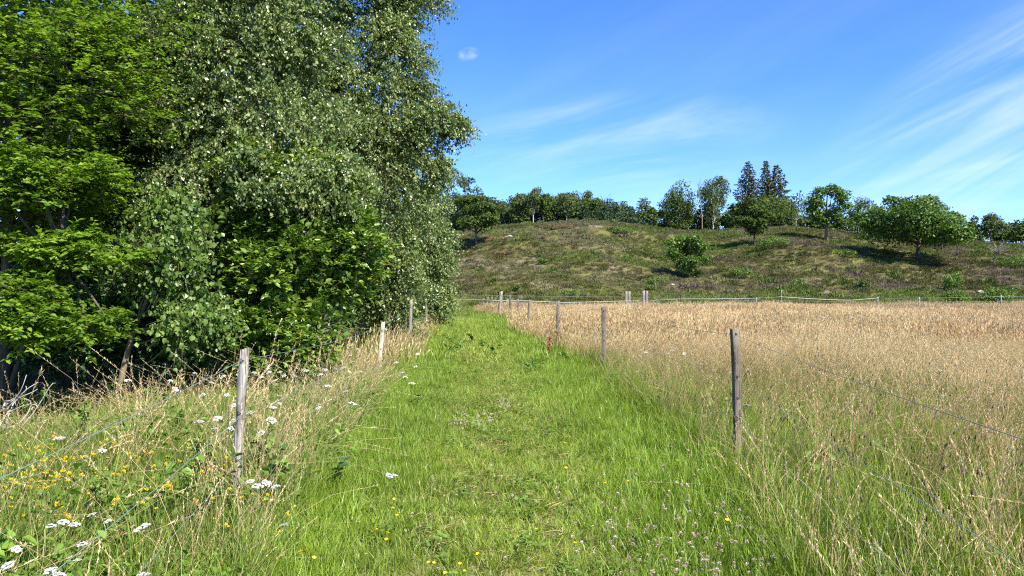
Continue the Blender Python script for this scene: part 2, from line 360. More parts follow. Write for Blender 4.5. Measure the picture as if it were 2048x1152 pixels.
def blades(mb, n, h0, h1, rad, wid, lean, seed, t0=0., t1=1., segs=3, droop=.25):
    r = np.random.default_rng(seed)
    a = r.uniform(0, 2 * np.pi, n); q = rad * np.sqrt(r.random(n)); b = np.stack([np.cos(a) * q, np.sin(a) * q, np.full(n, -.01)], 1)
    hd = a + r.normal(0, 1.1, n); H = np.stack([np.cos(hd), np.sin(hd), 0 * hd], 1); S0 = np.stack([-np.sin(hd), np.cos(hd), 0 * hd], 1)
    h = r.uniform(h0, h1, n); le = lean * r.uniform(.2, 1.3, n); roll = r.normal(0, .7, n)
    S = S0 * np.cos(roll)[:, None] + H * np.sin(roll)[:, None]
    wv = wid * r.uniform(.7, 1.25, n); tt = t0 + (t1 - t0) * r.random(n)
    rows = []
    for k in range(segs + 1):
        t = k / segs
        c = b + H * (le * h * t ** 1.7)[:, None] + np.array([0, 0, 1.]) * (h * (t - droop * le * t ** 2.5))[:, None]
        wk = wv * (1 if t < .5 else 1 - (t - .5) * 1.7) * .5
        if k == segs: rows.append(c)
        else: rows += [c - S * wk[:, None], c + S * wk[:, None]]
    V = np.stack(rows, 1); m = V.shape[1]; bs = np.arange(n)[:, None] * m
    Q = np.concatenate([bs + np.array([[2 * k, 2 * k + 1, 2 * k + 3, 2 * k + 2]]) for k in range(segs - 1)])
    T = bs + np.array([[m - 3, m - 2, m - 1]])
    mb.add(V.reshape(-1, 3), [Q, T], np.repeat(tt, m)); return mb
def stems(mb, n, h0, h1, rad, wid, lean, seed, head=.25, hw=.004, t0=0., t1=1., dens=16, nod=.5, lf=.13, sp=.45):
    """thin flowering grass stems, each ending in a loose seed head"""
    r = np.random.default_rng(seed)
    for i in range(n):
        a = r.uniform(0, 2 * np.pi); q = rad * math.sqrt(r.random()); b = np.array([math.cos(a) * q, math.sin(a) * q, -.01])
        hd = r.uniform(0, 2 * np.pi); H = np.array([math.cos(hd), math.sin(hd), 0]); h = r.uniform(h0, h1); le = lean * r.uniform(.1, 1.4)
        ts = np.linspace(0, 1, 5); P = b + H * (le * h * ts ** 2)[:, None] + np.array([0, 0, 1.]) * (h * (ts - nod * .35 * le * ts ** 3))[:, None]
        tt = t0 + (t1 - t0) * r.random()
        v, f = tube(P, np.linspace(wid * .5, wid * .28, 5), 3, cap=False); mb.add(v, f, tt * .7)
        k = dens; s = r.uniform(1 - head, 1, k); C = np.stack([np.interp(s, ts, P[:, j]) for j in range(3)], 1)
        D = unit(rvec(k, r) * sp + np.array([0, 0, 1.]) + H * le * nod * 1.5); N = rvec(k, r)
        L = h * head * lf * r.uniform(.6, 1.4, k); v, f, _ = leaf_geo(C, D, N, L, hw * r.uniform(.7, 1.3, k), fold=.1); mb.add(v, f, min(1, tt + .2))
    return mb
def proto(fn, mat, name): mb = MB(); fn(mb); return mb.mesh(name, mat)

def pts_in(dens, y0, y1, inside, seed, margin=1.2):
    """random points in the part of the land the lens (and a step to the side) can see"""
    r = np.random.default_rng(seed); A = .72 * (y1 * y1 - y0 * y0) + 2 * margin * (y1 - y0); n = int(dens * A)
    y = np.sqrt(r.uniform(y0 * y0, y1 * y1, n)); x = r.uniform(-1, 1, n) * (.72 * y + margin)
    k = inside(x, y); return x[k], y[k], r
def rz(r, n, tilt=.12): return np.stack([r.normal(0, tilt, n), r.normal(0, tilt, n), r.uniform(0, 2 * np.pi, n)], 1)
def P3(x, y, dz=0.): return np.stack([x, y, gz(x, y) + dz], 1)

on_path = lambda x, y: (x > xl(y) + .12) & (x < xr(y) - .12) & (y < 41)
in_mead = lambda x, y: (x > xr(y) - .25) & (y < 49)
in_verge = lambda x, y: (x < xl(y) + .30) & (x > xh(y) - 1.0) & (y < 46)
def path_u(x, y): a, b = xl(y), xr(y); return (x - (a + b) / 2) / ((b - a) / 2)
allc = []
# --- mown grass on the path
pa = [proto(lambda m, s=s: blades(m, 22, .035, .11, .07, .0045, .75, s, 0, .93), M['grass'], 'mown_tuft') for s in range(4)]
pb = [proto(lambda m, s=s: blades(m, 20, .10, .23, .07, .0055, .5, 40 + s, .05, .92), M['grass'], 'lush_tuft') for s in range(4)]
pc = [proto(lambda m, s=s: blades(m, 20, .05, .12, .16, .012, .7, 80 + s, .05, .97), M['grass'], 'mid_tuft') for s in range(3)]
pd = [proto(lambda m, s=s: blades(m, 20, .12, .27, .17, .014, .5, 90 + s, .05, .95), M['grass'], 'long_mid_tuft') for s in range(3)]
def clover_leaves(m, s):
    r = np.random.default_rng(s); n = 9
    c = np.stack([r.normal(0, .05, n), r.normal(0, .05, n), r.uniform(.02, .07, n)], 1)
    for j in range(3):
        a = r.uniform(0, 6.28, n) if j == 0 else a + 2.09
        D = np.stack([np.cos(a), np.sin(a), .2 + 0 * a], 1); v, f, _ = leaf_geo(c, D, np.array([[0, 0, 1.]]) + .3 * rvec(n, r), .018, .017, True, .2, 0); m.add(v, f, np.repeat(r.random(n), 6))
pe = [proto(lambda m, s=s: clover_leaves(m, 120 + s), M['clover'], 'clover_patch') for s in range(3)]
protos = pa + pb + pc + pd + pe
def grass_path():
    Ps, Rs, Ss, Is, Cs = [], [], [], [], []
    def put(x, y, r, ids, s0, s1, col, tilt=.15, dz=0.):
        n = len(x); Ps.append(P3(x, y, dz)); Rs.append(rz(r, n, tilt)); s = r.uniform(s0, s1, n); Ss.append(np.stack([s, s, s * r.uniform(.8, 1.2, n)], 1)); Is.append(r.choice(ids, n)); Cs.append(col)
    def tone(x, y, r, wear):
        n = len(x); b = .70 + .60 * fbm(x / .55, y / .8, 5, 3); dry = np.clip(wear + .5 * (fbm(x / .9, y / .9, 9, 3) - .45), 0, 1) * r.uniform(.4, 1.2, n)
        g = np.stack([b, b, b], 1); tan = np.array([1.55, 1.12, 1.6]); return g * (1 + (tan - 1) * np.clip(dry, 0, 1)[:, None])
    for dens, y0, y1, ids in ((260, 2.6, 9, [0, 1, 2, 3]), (170, 9, 15, [0, 1, 2, 3]), (55, 15, 41, [8, 9, 10])):
        x, y, r = pts_in(dens, y0, y1, on_path, 200 + int(y0)); u = path_u(x, y)
        wear = .20 * np.exp(-((u + .02) / .30) ** 2)
        put(x, y, r, ids, .8, 1.25, tone(x, y, r, wear))
    for dens, y0, y1, ids, lo in ((230, 2.6, 9, [4, 5, 6, 7], .30), (130, 9, 15, [4, 5, 6, 7], .3), (42, 15, 41, [11, 12, 13], .35)):
        x, y, r = pts_in(dens, y0, y1, on_path, 300 + int(y0)); u = path_u(x, y)
        e = np.abs(u) + .45 * (fbm(x / .6, y / .6, 31, 3) - .5); k = r.random(len(x)) < np.clip((e - lo) / .28, 0.02, 1); x, y, u = x[k], y[k], u[k]
        s = .75 + .6 * np.clip(np.abs(u) - .3, 0, 1); n = len(x)
        put(x, y, r, ids, .75, 1.2, tone(x, y, r, -.1 + 0 * x)); Ss[-1] *= s[:, None]
    x, y, r = pts_in(26, 2.6, 16, on_path, 411); k = fbm(x / .8, y / .8, 55, 3) > .46; x, y = x[k], y[k]
    put(x, y, r, [14, 15, 16], .9, 1.5, np.ones((len(x), 3)) * r.uniform(.8, 1.2, (len(x), 1)), .2, .01)
    scatter('path_grass', protos, np.concatenate(Ps), np.concatenate(Rs), np.concatenate(Ss), np.concatenate(Is), np.concatenate(Cs), 'bright green short grass with clover covering the footpath')
grass_path()
# --- dry clippings lying on the path
def clip(m, s):
    r = np.random.default_rng(s); n = 16; c = np.stack([r.normal(0, .07, n), r.normal(0, .07, n), r.uniform(.02, .07, n)], 1)
    a = r.uniform(0, 6.28, n); D = np.stack([np.cos(a), np.sin(a), r.normal(0, .25, n)], 1); v, f, _ = leaf_geo(c, D, np.array([[0, 0, 1.]]) + .5 * rvec(n, r), r.uniform(.04, .12, n), .0045); m.add(v, f, np.repeat(r.random(n), 4))
x, y, r = pts_in(46, 2.6, 18, lambda x, y: on_path(x, y) & (np.abs(path_u(x, y)) < .62), 500); n = len(x)
k = r.random(n) < np.exp(-(path_u(x, y) / .36) ** 2) * (.05 + 1.2 * fbm(x / .6, y / .6, 71, 2)); x, y = x[k], y[k]; n = len(x)
scatter('cut_grass', [proto(lambda m, s=s: clip(m, 600 + s), M['straw'], 'clippings') for s in range(3)], P3(x, y), rz(r, n, .1), np.ones((n, 3)) * r.uniform(.7, 1.3, (n, 1)), r.integers(0, 3, n), np.array([.85, .85, .75]) * r.uniform(.7, 1.1, (n, 1)), 'dry straw coloured clippings along the trodden middle of the footpath')

# --- rough verge and meadow
q = []
q += [proto(lambda m, s=s: blades(m, 20, .18, .42, .09, .0045, .6, 700 + s, 0, .75), M['rough'], 'rough_tuft') for s in range(4)]                 # 0-3
q += [proto(lambda m, s=s: stems(blades(m, 6, .15, .35, .08, .004, .7, 720 + s, .6, 1), 9, .38, .74, .11, .0026, .40, 730 + s, .20, .0042), M['straw'], 'straw_tuft') for s in range(5)]  # 4-8
q += [proto(lambda m, s=s: stems(m, 3, .72, 1.10, .05, .0030, .40, 750 + s, .2, .0055, dens=24, lf=.16), M['straw'], 'tall_straw') for s in range(3)]        # 9-11
q += [proto(lambda m, s=s: stems(blades(m, 9, .2, .42, .25, .011, .5, 770 + s, .5, 1), 26, .30, .60, .32, .0065, .30, 780 + s, .26, .012, dens=5, lf=.5, sp=.25), M['straw'], 'meadow_tuft') for s in range(4)]  # 12-15
q += [proto(lambda m, s=s: blades(m, 18, .16, .36, .22, .013, .5, 800 + s, .1, .8), M['rough'], 'meadow_green') for s in range(3)]                 # 16-18
def weed(m, s):
    r = np.random.default_rng(s); n = 22; c = np.stack([r.normal(0, .09, n), r.normal(0, .09, n), r.uniform(.06, .30, n)], 1); a = r.uniform(0, 6.28, n)
    D = np.stack([np.cos(a), np.sin(a), r.normal(.1, .3, n)], 1); v, f, _ = leaf_geo(c, D, np.array([[0, 0, 1.]]) + .5 * rvec(n, r), r.uniform(.03, .07, n), r.uniform(.02, .04, n), True, .3, .15); m.add(v, f, np.repeat(r.random(n), 6))
q += []
q += [proto(lambda m, s=s: weed(m, 820 + s), M['clover'], 'leafy_weed') for s in range(3)]                                                     # 19-21
q += [proto(lambda m, s=s: blades(m, 18, .16, .38, .09, .0055, .5, 840 + s, .05, .95), M['grass'], 'green_meadow_tuft') for s in range(3)]         # 22-24
def fields(name, specs, label):
    Ps, Rs, Ss, Is, Cs = [], [], [], [], []
    for (dens, y0, y1, inside, ids, s0, s1, keep, colf, seed) in specs:
        x, y, r = pts_in(dens, y0, y1, inside, seed); k = r.random(len(x)) < keep(x, y); x, y = x[k], y[k]; n = len(x)
        s = r.uniform(s0, s1, n) * (.72 + .56 * fbm(x / 2.6, y / 2.6, 151, 2))
        q0 = rz(r, n, .13); wx = 1.1 * (fbm(x / 3, y / 3, 161, 2) - .5); wy = 1.1 * (fbm(x / 3, y / 3, 171, 2) - .5) + .08; ph = q0[:, 2]
        q0[:, 0] += np.cos(ph) * wx + np.sin(ph) * wy; q0[:, 1] += -np.sin(ph) * wx + np.cos(ph) * wy; Ps.append(P3(x, y)); Rs.append(q0); Ss.append(np.stack([s, s, s * r.uniform(.85, 1.15, n)], 1)); Is.append(r.choice(ids, n)); Cs.append(colf(x, y, r))
    scatter(name, q, np.concatenate(Ps), np.concatenate(Rs), np.concatenate(Ss), np.concatenate(Is), np.concatenate(Cs), label)
one = lambda x, y: np.ones(len(x))
flatc = lambda c, v=.15: (lambda x, y, r: np.array(c) * r.uniform(1 - v, 1 + v, (len(x), 1)) * (.8 + .4 * fbm(x / 1.2, y / 1.2, 17, 2))[:, None])
dry = lambda x, y: np.clip(.18 + (y - 5.5) / 15 + 1.2 * (fbm(x / 2.2, y / 2.2, 61, 3) - .5), .08, 1) * (.25 + .75 * sstep((x - xr(y) + .3) / 2.2))
def meadc(x, y, r):
    n = len(x); t = np.clip(fbm(x / 3, y / 3, 91, 3) * 1.4 - .2 + r.normal(0, .15, n), 0, 1)[:, None]
    return (np.array([1.04, 1.02, .93]) * (1 - t) + np.array([1.06, .92, .84]) * t) * r.uniform(.8, 1.15, (n, 1))
GR, ST, TS, MT, MG, WD, GG = [0, 1, 2, 3], [4, 5, 6, 7, 8], [9, 10, 11], [12, 13, 14, 15], [16, 17, 18], [19, 20, 21], [22, 23, 24]
lsh = lambda x, y: np.clip((x - xh(y)) / 1.0, 0, 1)
PLAN = [len(q) + k for k in range(2)]
def plantain(m, s):
    r = np.random.default_rng(s)
    for i in range(5):
        a = r.uniform(0, 6.28); b = np.array([math.cos(a), math.sin(a), 0]) * r.uniform(.02, .14); h = r.uniform(.32, .62); e = b + np.array([r.normal(0, .05), r.normal(0, .05), h])
        v, f = tube(np.array([b, (b + e) / 2 + r.normal(0, .01, 3), e]), .0013, 3, False); m.add(v, f, .35)
        v, f = tube(np.array([e - (0, 0, .002), e + (0, 0, .012), e + (0, 0, .03)]), (.0035, .0042, .0015), 5); m.add(v, f, 0.0)
M['plantain'] = leaf_mat('plantain_head', [(0, (.085, .06, .038)), (.3, (.10, .07, .045)), (.36, (.22, .20, .08)), (1, (.3, .27, .12))], .1, .6, .3, inst=True)
q += [proto(lambda m, s=s: plantain(m, 880 + s), M['plantain'], 'plantain_tuft') for s in range(2)]
ARCH = [len(q) + k for k in range(3)]
q += [proto(lambda m, s=s: stems(m, 4, .45, .85, .06, .0026, 1.25, 860 + s, .18, .0038, t0=.5, dens=12, nod=.9), M['straw'], 'arching_straw') for s in range(3)]
fields('verge_grass', [
    (24, 2.2, 13, in_verge, ARCH, .7, 1.1, lambda x, y: .15 + .6 * fbm(x, y, 19, 2), meadc, 927),
    (190, 2.2, 12, in_verge, GR, .75, 1.15, lambda x, y: .35 + .65 * lsh(x, y), flatc((.93, 1.05, .88), .3), 920),
    (40, 2.2, 12, in_verge, GG, .7, 1.1, lambda x, y: fbm(x / .9, y / .9, 37, 2) * 1.3, flatc((1, 1, 1)), 921),
    (31, 2.2, 14, in_verge, ST, .65, 1.05, lambda x, y: np.clip(.06 + 1.5 * (fbm(x / 1.1, y / 1.1, 41, 3) - .42) + .6 * np.exp(-((x - xl(y) - .05) / .4) ** 2) * sstep((12 - y) / 5), .05, 1), meadc, 922),
    (3, 4.5, 16, in_verge, TS, .7, 1.05, lambda x, y: .5 * lsh(x, y), meadc, 923),
    (125, 2.2, 12, in_verge, WD, .5, 1.1, lambda x, y: np.clip((fbm(x / .8, y / .8, 47, 3) - .30) * 3.5, 0, 1), flatc((.95, 1.0, .95), .35), 924),
    (22, 12, 46, in_verge, MG, .8, 1.25, one, flatc((1.0, 1.0, .9)), 925),
    (4, 12, 46, in_verge, MT, .7, 1.0, lambda x, y: np.exp(-((x - xl(y) - .0) / .7) ** 2), meadc, 926)], 'rough verge of dry stems, weeds and grass between the left fence and the wood')
fields('meadow_grass', [
    (115, 2.2, 10, in_mead, GG, .75, 1.15, lambda x, y: 1.05 - dry(x, y) * .8, flatc((.95, .96, .9), .3), 900),
    (70, 2.2, 16, in_mead, GR, .8, 1.3, lambda x, y: 1.05 - dry(x, y) * .5, flatc((.98, 1.0, .92), .3), 901),
    (62, 2.2, 16, in_mead, ST, .75, 1.1, lambda x, y: np.clip(dry(x, y) + .12, 0, 1), meadc, 902),
    (5, 2.2, 13, in_mead, ARCH, .6, 1.0, lambda x, y: .2 + .7 * fbm(x, y, 23, 2), meadc, 907),
    (7, 2.2, 11, in_mead, PLAN, .8, 1.1, lambda x, y: fbm(x / 1.5, y / 1.5, 29, 2), flatc((1, 1, 1)), 908),
    (3, 2.2, 16, in_mead, TS, .7, .95, lambda x, y: dry(x, y), meadc, 903),
    (16, 16, 49, in_mead, MT, .8, 1.15, lambda x, y: np.clip(dry(x, y) * 1.25, .2, 1), meadc, 904),
    (9, 14, 49, in_mead, MG, .8, 1.2, lambda x, y: 1.0 - .75 * dry(x, y), flatc((1, 1, .9)), 905),
    (8, 2.2, 12, in_mead, WD, .7, 1.2, lambda x, y: fbm(x, y, 33, 2) ** 2 * 2, flatc((1, 1, 1)), 906)], 'tall ripe meadow grass, tan at the back and greener beside the footpath')
# short green strip and rough ground beyond the far fence, at the foot of the hill
hf = lambda x, y: (y > 40) & (y < 60) & ~in_mead(x, y) & ~in_verge(x, y)
x, y, r = pts_in(5, 38, 62, lambda x, y: hf(x, y) | ((y > 49)), 950); n = len(x); s = r.uniform(.7, 1.2, n)
cc = np.array([[.85, .95, .8]]) * r.uniform(.8, 1.2, (n, 1)) * (.75 + .5 * fbm(x / 2, y / 2, 14, 2))[:, None]
scatter('foot_grass', [proto(lambda m, s=s: blades(m, 26, .12, .32, .32, .022, .6, 960 + s, .1, .8, segs=2), M['rough'], 'foot_tuft') for s in range(3)], P3(x, y), rz(r, n, .1), np.stack([s, s, s], 1), r.integers(0, 3, n), cc, 'green rough grass at the foot of the heather hill')

# ------------------------------------------------------------------ heather on the hill (stuff)
def heath(m, s, up=.9, n=70, L=.16, W=.05):
    r = np.random.default_rng(s); d = unit(np.stack([r.normal(size=n), r.normal(size=n), np.abs(r.normal(size=n)) * up + .15], 1))
    c = d * np.array([.42, .42, .26]) * r.uniform(.5, 1.0, (n, 1)); D = unit(d + np.array([0, 0, .7]) + .5 * rvec(n, r)); v, f, _ = leaf_geo(c, D, rvec(n, r), L * r.uniform(.6, 1.3, n), W, fold=.1); m.add(v, f, np.repeat(r.random(n), 4))
hk = [proto(lambda m, s=s: heath(m, 1000 + s), M['heather'], 'heather_clump') for s in range(4)] + [proto(lambda m, s=s: heath(m, 1010 + s, 1.2, 50, .26, .10), M['heather'], 'bracken_clump') for s in range(3)]
x, y, r = pts_in(6.0, 54, 128, lambda x, y: y > 55 + 3 * (vnoise(x / 4, y / 4, 8) - .5), 1020, 4)
bare = fbm(x / 5, y / 3.2, 63, 3); sandy = np.exp(-(((1024 + F * x / y) - 1165) / 90) ** 2 - (((576 - F * (gz(x, y) - CH) / y) - 475) / 26) ** 2)
k = (r.random(len(x)) > 2.2 * np.clip(bare - .60, 0, .25) + .35 * sandy * (bare > .5)); x, y, sandy = x[k], y[k], sandy[k]; n = len(x)
A = fbm(x / 6, y / 3.5, 71, 3); B = fbm(x / 3, y / 2, 83, 3); C_ = fbm(x / 9, y / 5, 97, 2); D_ = fbm(x / 1.6, y / 1.2, 101, 2)
col = np.empty((n, 3)); col[:] = (.150, .122, .048)
def blend(mask, c):
    global col
    mk = np.clip(mask, 0, 1)[:, None]; col = col * (1 - mk) + np.array(c) * mk
blend((A - .42) * 4, (.150, .148, .038)); blend((B - .55) * 5, (.125, .088, .050)); blend((C_ - .46) * 6, (.14, .175, .036)); blend((fbm(x / 8, y / 4.5, 131, 3) - .57) * 6, (.215, .175, .105)); blend((fbm(x / 7, y / 4, 141, 3) - .58) * 6, (.085, .075, .032)); blend((D_ - .64) * 4, (.155, .20, .045))
px_ = 1024 + F * x / y
blend((fbm(x / 4.5, y / 2.6, 111, 3) - .62 + .10 * sstep((px_ - 1400) / 450)) * 5, (.215, .135, .145)); blend((fbm(x / 2.8, y / 1.6, 121, 3) - .66) * 9, (.34, .26, .17))
blend((.55 + 1.6 * (B - .5)) * sandy * 1.5, (.23, .175, .125))
blend(.75 * np.exp(-((y - 58) / 5) ** 2) * (C_ > .40), (.17, .20, .05))
col *= np.array([.93, 1.08, .80]) * r.uniform(.88, 1.12, (n, 1)); fern = (D_ > .66) & (r.random(n) < .5)
idx = np.where(fern, r.integers(4, 7, n), r.integers(0, 4, n)); s = r.uniform(.45, 1.2, n) * (.7 + .5 * D_)
scatter('heather', hk, P3(x, y, -.05), rz(r, n, .2), np.stack([s, s, s * r.uniform(.6, 1.2, n)], 1), idx, col, 'brown, olive and purple heather covering the hill')

# ------------------------------------------------------------------ wood on the left: trees close to the path
def near_tree(name, label, base, trunks, ells, style, leaf, mat, bark, nlobes, ntw, nlf, seed, lobe_r=.5, big=None, trunk_r=.06, front=True, leaf_parts=0, twigs=True):
    """trunks: list of polylines (world); ells: list of (centre, radii, share)"""
    r = np.random.default_rng(seed); root = empty(name, base, label, 'tree', 'trees of the wood on the left'); B0 = np.array(base)
    allP = []
    for ti, tp in enumerate(trunks):
        P = curve(np.array(tp) - B0, 14); v, f = tube(P, np.linspace(trunk_r, trunk_r * .3, 14) * (1 if ti == 0 else .55), 8)
        MB().add(v, f).build('trunk', bark, root, True); allP.append(P)
    TP = np.concatenate(allP)
    cen, rad = [], []
    for (c, R_, sh) in ells:
        k = max(1, int(nlobes * sh)); d = rvec(k, r)
        if front: d[:, 1] = np.where((d[:, 1] > .2) & (r.random(k) < .65), -d[:, 1], d[:, 1])
        q_ = r.uniform(.35, 1.0, k) ** .5 * (.88 if k > 4 else .5)
        cen.append(np.array(c) - B0 + d * np.array(R_) * q_[:, None]); rad.append(lobe_r * r.uniform(.7, 1.3, k) * min(1, min(R_) / lobe_r))
    cen = np.concatenate(cen); rad = np.concatenate(rad)
    ok = cen[:, 2] + B0[2] > .55; cen, rad = cen[ok], rad[ok]; k = len(cen)
    # limbs to a share of the leaf clumps
    for i in r.choice(k, min(k, 30), replace=False):
        j = np.argmin(np.linalg.norm(TP - cen[i] + np.array([0, 0, .5]), axis=1)); a = TP[j]; mid = (a + cen[i]) / 2 + np.array([0, 0, -.12]) + r.normal(0, .08, 3)
        P = curve([a, mid, cen[i]], 6); v, f = tube(P, np.linspace(trunk_r * .38, .008, 6), 5); MB().add(v, f).build('branch', bark, root, True)
    # twigs
    li = np.repeat(np.arange(k), ntw); m = len(li); cr = rad[li][:, None]; out = unit(cen[li] - TP.mean(0)); d0 = rvec(m, r)
    o = cen[li] + d0 * cr * .45 * r.random((m, 1)); Z = np.array([0, 0, 1.])
    if style == 'birch': d = unit(d0 * np.array([1, 1, .5]) + .45 * out + .1 * Z); droop = r.uniform(.25, 1.1, m); Lt = cr[:, 0] * r.uniform(.6, 1.15, m)
    elif style == 'flat': d = unit(d0 * np.array([1, 1, .28]) + .45 * out * np.array([1, 1, .3]) + .12 * Z); droop = r.uniform(.05, .35, m); Lt = cr[:, 0] * r.uniform(.7, 1.2, m)
    else: d = unit(d0 + .35 * out + .55 * Z); droop = r.uniform(-.1, .25, m); Lt = cr[:, 0] * r.uniform(.6, 1.1, m)
    if twigs:
        ts = np.array([0, .5, 1.]); rows = []
        sd = unit(np.cross(d, rvec(m, r)))
        for t in ts:
            c = o + d * (Lt * t)[:, None] - Z * (droop * Lt * t * t * .8)[:, None]; wd = (.0028 if style == 'flat' else .0038) * (1.1 - t); rows += [c - sd * wd, c + sd * wd]
        V = np.stack(rows, 1); bs = np.arange(m)[:, None] * 6
        tw = MB().add(V.reshape(-1, 3), np.concatenate([bs + np.array([[0, 1, 3, 2]]), bs + np.array([[2, 3, 5, 4]])])).build('twigs', M['twig'], root); tw['kind'] = 'stuff'
    ti = np.repeat(np.arange(m), nlf); N_ = len(ti); t = r.uniform(.15, 1.05, N_)
    P = o[ti] + d[ti] * (Lt[ti] * t)[:, None] - Z * (droop[ti] * Lt[ti] * t * t * .8)[:, None]; tan = unit(d[ti] - Z * (1.6 * droop[ti] * t)[:, None])
    side = unit(np.cross(tan, Z) + 1e-3) * np.where(r.random(N_) < .5, 1, -1)[:, None]
    if style == 'birch': D = unit(-Z * .8 + side * .5 + .6 * rvec(N_, r)); Nn = unit(rvec(N_, r) + .35 * Z + .3 * out[li[ti]]); P = P + rvec(N_, r) * .035
    elif style == 'flat': D = unit(side * .9 + tan * .6 + .25 * rvec(N_, r)); Nn = unit(Z * .8 + .75 * rvec(N_, r) + .35 * out[li[ti]]); P = P + rvec(N_, r) * .02
    else: D = unit(side * .6 + tan * .7 + .5 * rvec(N_, r)); Nn = unit(.7 * Z + .7 * rvec(N_, r) + .3 * out[li[ti]]); P = P + rvec(N_, r) * .025
    ok = (P[:, 2] + B0[2] > .12); P, D, Nn, t, ti = P[ok], D[ok], Nn[ok], t[ok], ti[ok]; N_ = len(P)
    if big is not None:             # leave out leaves deep behind the front that nothing shows
        ok = big(P + B0, r); P, D, Nn, t, ti = P[ok], D[ok], Nn[ok], t[ok], ti[ok]; N_ = len(P)
    L = leaf[0] * r.uniform(.5, 1.32, N_); W = leaf[1] * r.uniform(.75, 1.2, N_) * L / leaf[0]
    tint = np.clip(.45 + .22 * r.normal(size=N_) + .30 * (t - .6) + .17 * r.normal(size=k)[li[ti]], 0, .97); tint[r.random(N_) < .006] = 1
    # a few hundred of the leaves nearest the path stand alone as leaf parts
    if leaf_parts:
        W_ = P + B0; scr = W_[:, 1] + .4 * np.abs(r.normal(size=N_)) + 2.0 * (W_[:, 2] > 4.5) + 2 * (W_[:, 2] < .6)
        pick = np.argsort(scr)[:leaf_parts]; rest = np.ones(N_, bool); rest[pick] = False
        kinds = []
        for kk in range(4):
            v, f, _ = leaf_geo(np.zeros((1, 3)), np.array([[0, 1., 0]]), np.array([[0, 0, 1.]]), 1.0, leaf[1] / leaf[0] * (.85 + .1 * kk), True, .3, .1 + .05 * kk)
            kinds.append(MB().add(v, f, .25 + .22 * kk).mesh('leaf', mat))
        from mathutils import Matrix
        for i in pick:
            ob = bpy.data.objects.new('leaf', kinds[int(tint[i] * 3.99)]); COL.objects.link(ob); ob.parent = root
            S = unit(np.cross(D[i], Nn[i])); n2 = np.cross(S, D[i]); mm = Matrix(((S[0], D[i][0], n2[0]), (S[1], D[i][1], n2[1]), (S[2], D[i][2], n2[2]))).to_4x4()
            mm = Matrix.Translation(P[i]) @ mm @ Matrix.Scale(L[i], 4); ob.matrix_local = mm
        P, D, Nn, L, W, tint = P[rest], D[rest], Nn[rest], L[rest], W[rest], tint[rest]
    hexa = leaf[0] > .07
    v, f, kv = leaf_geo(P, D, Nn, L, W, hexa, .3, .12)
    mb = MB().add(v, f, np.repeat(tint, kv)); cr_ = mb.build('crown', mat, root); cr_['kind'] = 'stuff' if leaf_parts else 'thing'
    if not leaf_parts: del cr_['kind']
    return root
def g0(x, y): return (x, y, float(gz(x, y)))
def hi_thin(P, r): return (P[:, 2] < 6.2 + .03 * P[:, 1] * 6) | (r.random(len(P)) < .35)
# bright hornbeam at the left
b = g0(-6.6, 10.0)
near_tree('hornbeam_tree', 'bright green hornbeam with layered sprays, at the left end of the wood', b, [[b, (-6.5, 9.9, 2), (-6.3, 9.7, 5), (-6.2, 9.6, 8)], [b, (-6.0, 9.6, 1.2), (-5.3, 9.0, 2.1)]],
    [((-6.15, 9.7, 4.9), (1.75, 1.6, 3.3), .72), ((-4.95, 8.3, 1.22), (.75, .5, .30), .07), ((-5.6, 8.4, 1.35), (.5, .5, .35), .04), ((-5.05, 8.8, 1.98), (1.0, .5, .22), .07), ((-5.3, 8.9, 2.75), (.9, .5, .3), .10)],
    'flat', (.066, .042), M['hornbeam'], M['bark'], 185, 32, 15, 1, .52, hi_thin, .09, leaf_parts=200)
# dark oak behind
b = g0(-6.2, 12.6)
near_tree('young_oak', 'dark green young oak between the hornbeam and the tall birch', b, [[b, (-6.1, 12.4, 2), (-5.9, 12, 4.6)]],
    [((-5.8, 11.9, 4.3), (1.15, .9, 1.25), .5), ((-5.6, 11.6, 2.3), (1.1, .8, .9), .3), ((-5.0, 11.0, 1.3), (.7, .6, .5), .2)], 'bush', (.10, .055), M['oakleaf'], M['bark'], 60, 30, 12, 2, .5, None, .08)
# tall birch
b = g0(-4.6, 11.9)
near_tree('tall_birch', 'tall silver leaved birch with hanging twigs, in the middle of the wood edge', b, [[b, (-4.4, 11.8, 2), (-4.0, 11.7, 5), (-3.8, 11.6, 9)], [(-4.5, 11.8, 1.2), (-4.0, 11.5, 3), (-3.4, 11.3, 5.2)]],
    [((-3.95, 11.5, 5.1), (1.45, 1.2, 3.6), .85), ((-4.6, 10.9, 2.6), (.6, .5, .8), .07), ((-3.3, 10.3, 3.1), (.8, .3, .45), .06), ((-2.4, 10.9, 2.9), (.5, .4, .6), .05)], 'birch', (.047, .038), M['birch'], M['pale_bark'], 175, 44, 21, 3, .50, hi_thin, .08)
# sapling with the leaning pale stem
b = g0(-5.05, 9.75)
near_tree('young_alder', 'young alder with leaning pale stem and shiny round leaves over the verge', b, [[b, (-4.85, 9.75, .9), (-4.5, 9.75, 1.7), (-4.2, 9.8, 2.6)]],
    [((-4.35, 9.6, 2.1), (.62, .45, .70), .55), ((-4.0, 9.45, 1.2), (.40, .4, .34), .3)], 'birch', (.062, .055), M['sapling'], M['tan_bark'], 34, 30, 11, 4, .36, None, .045, leaf_parts=120)
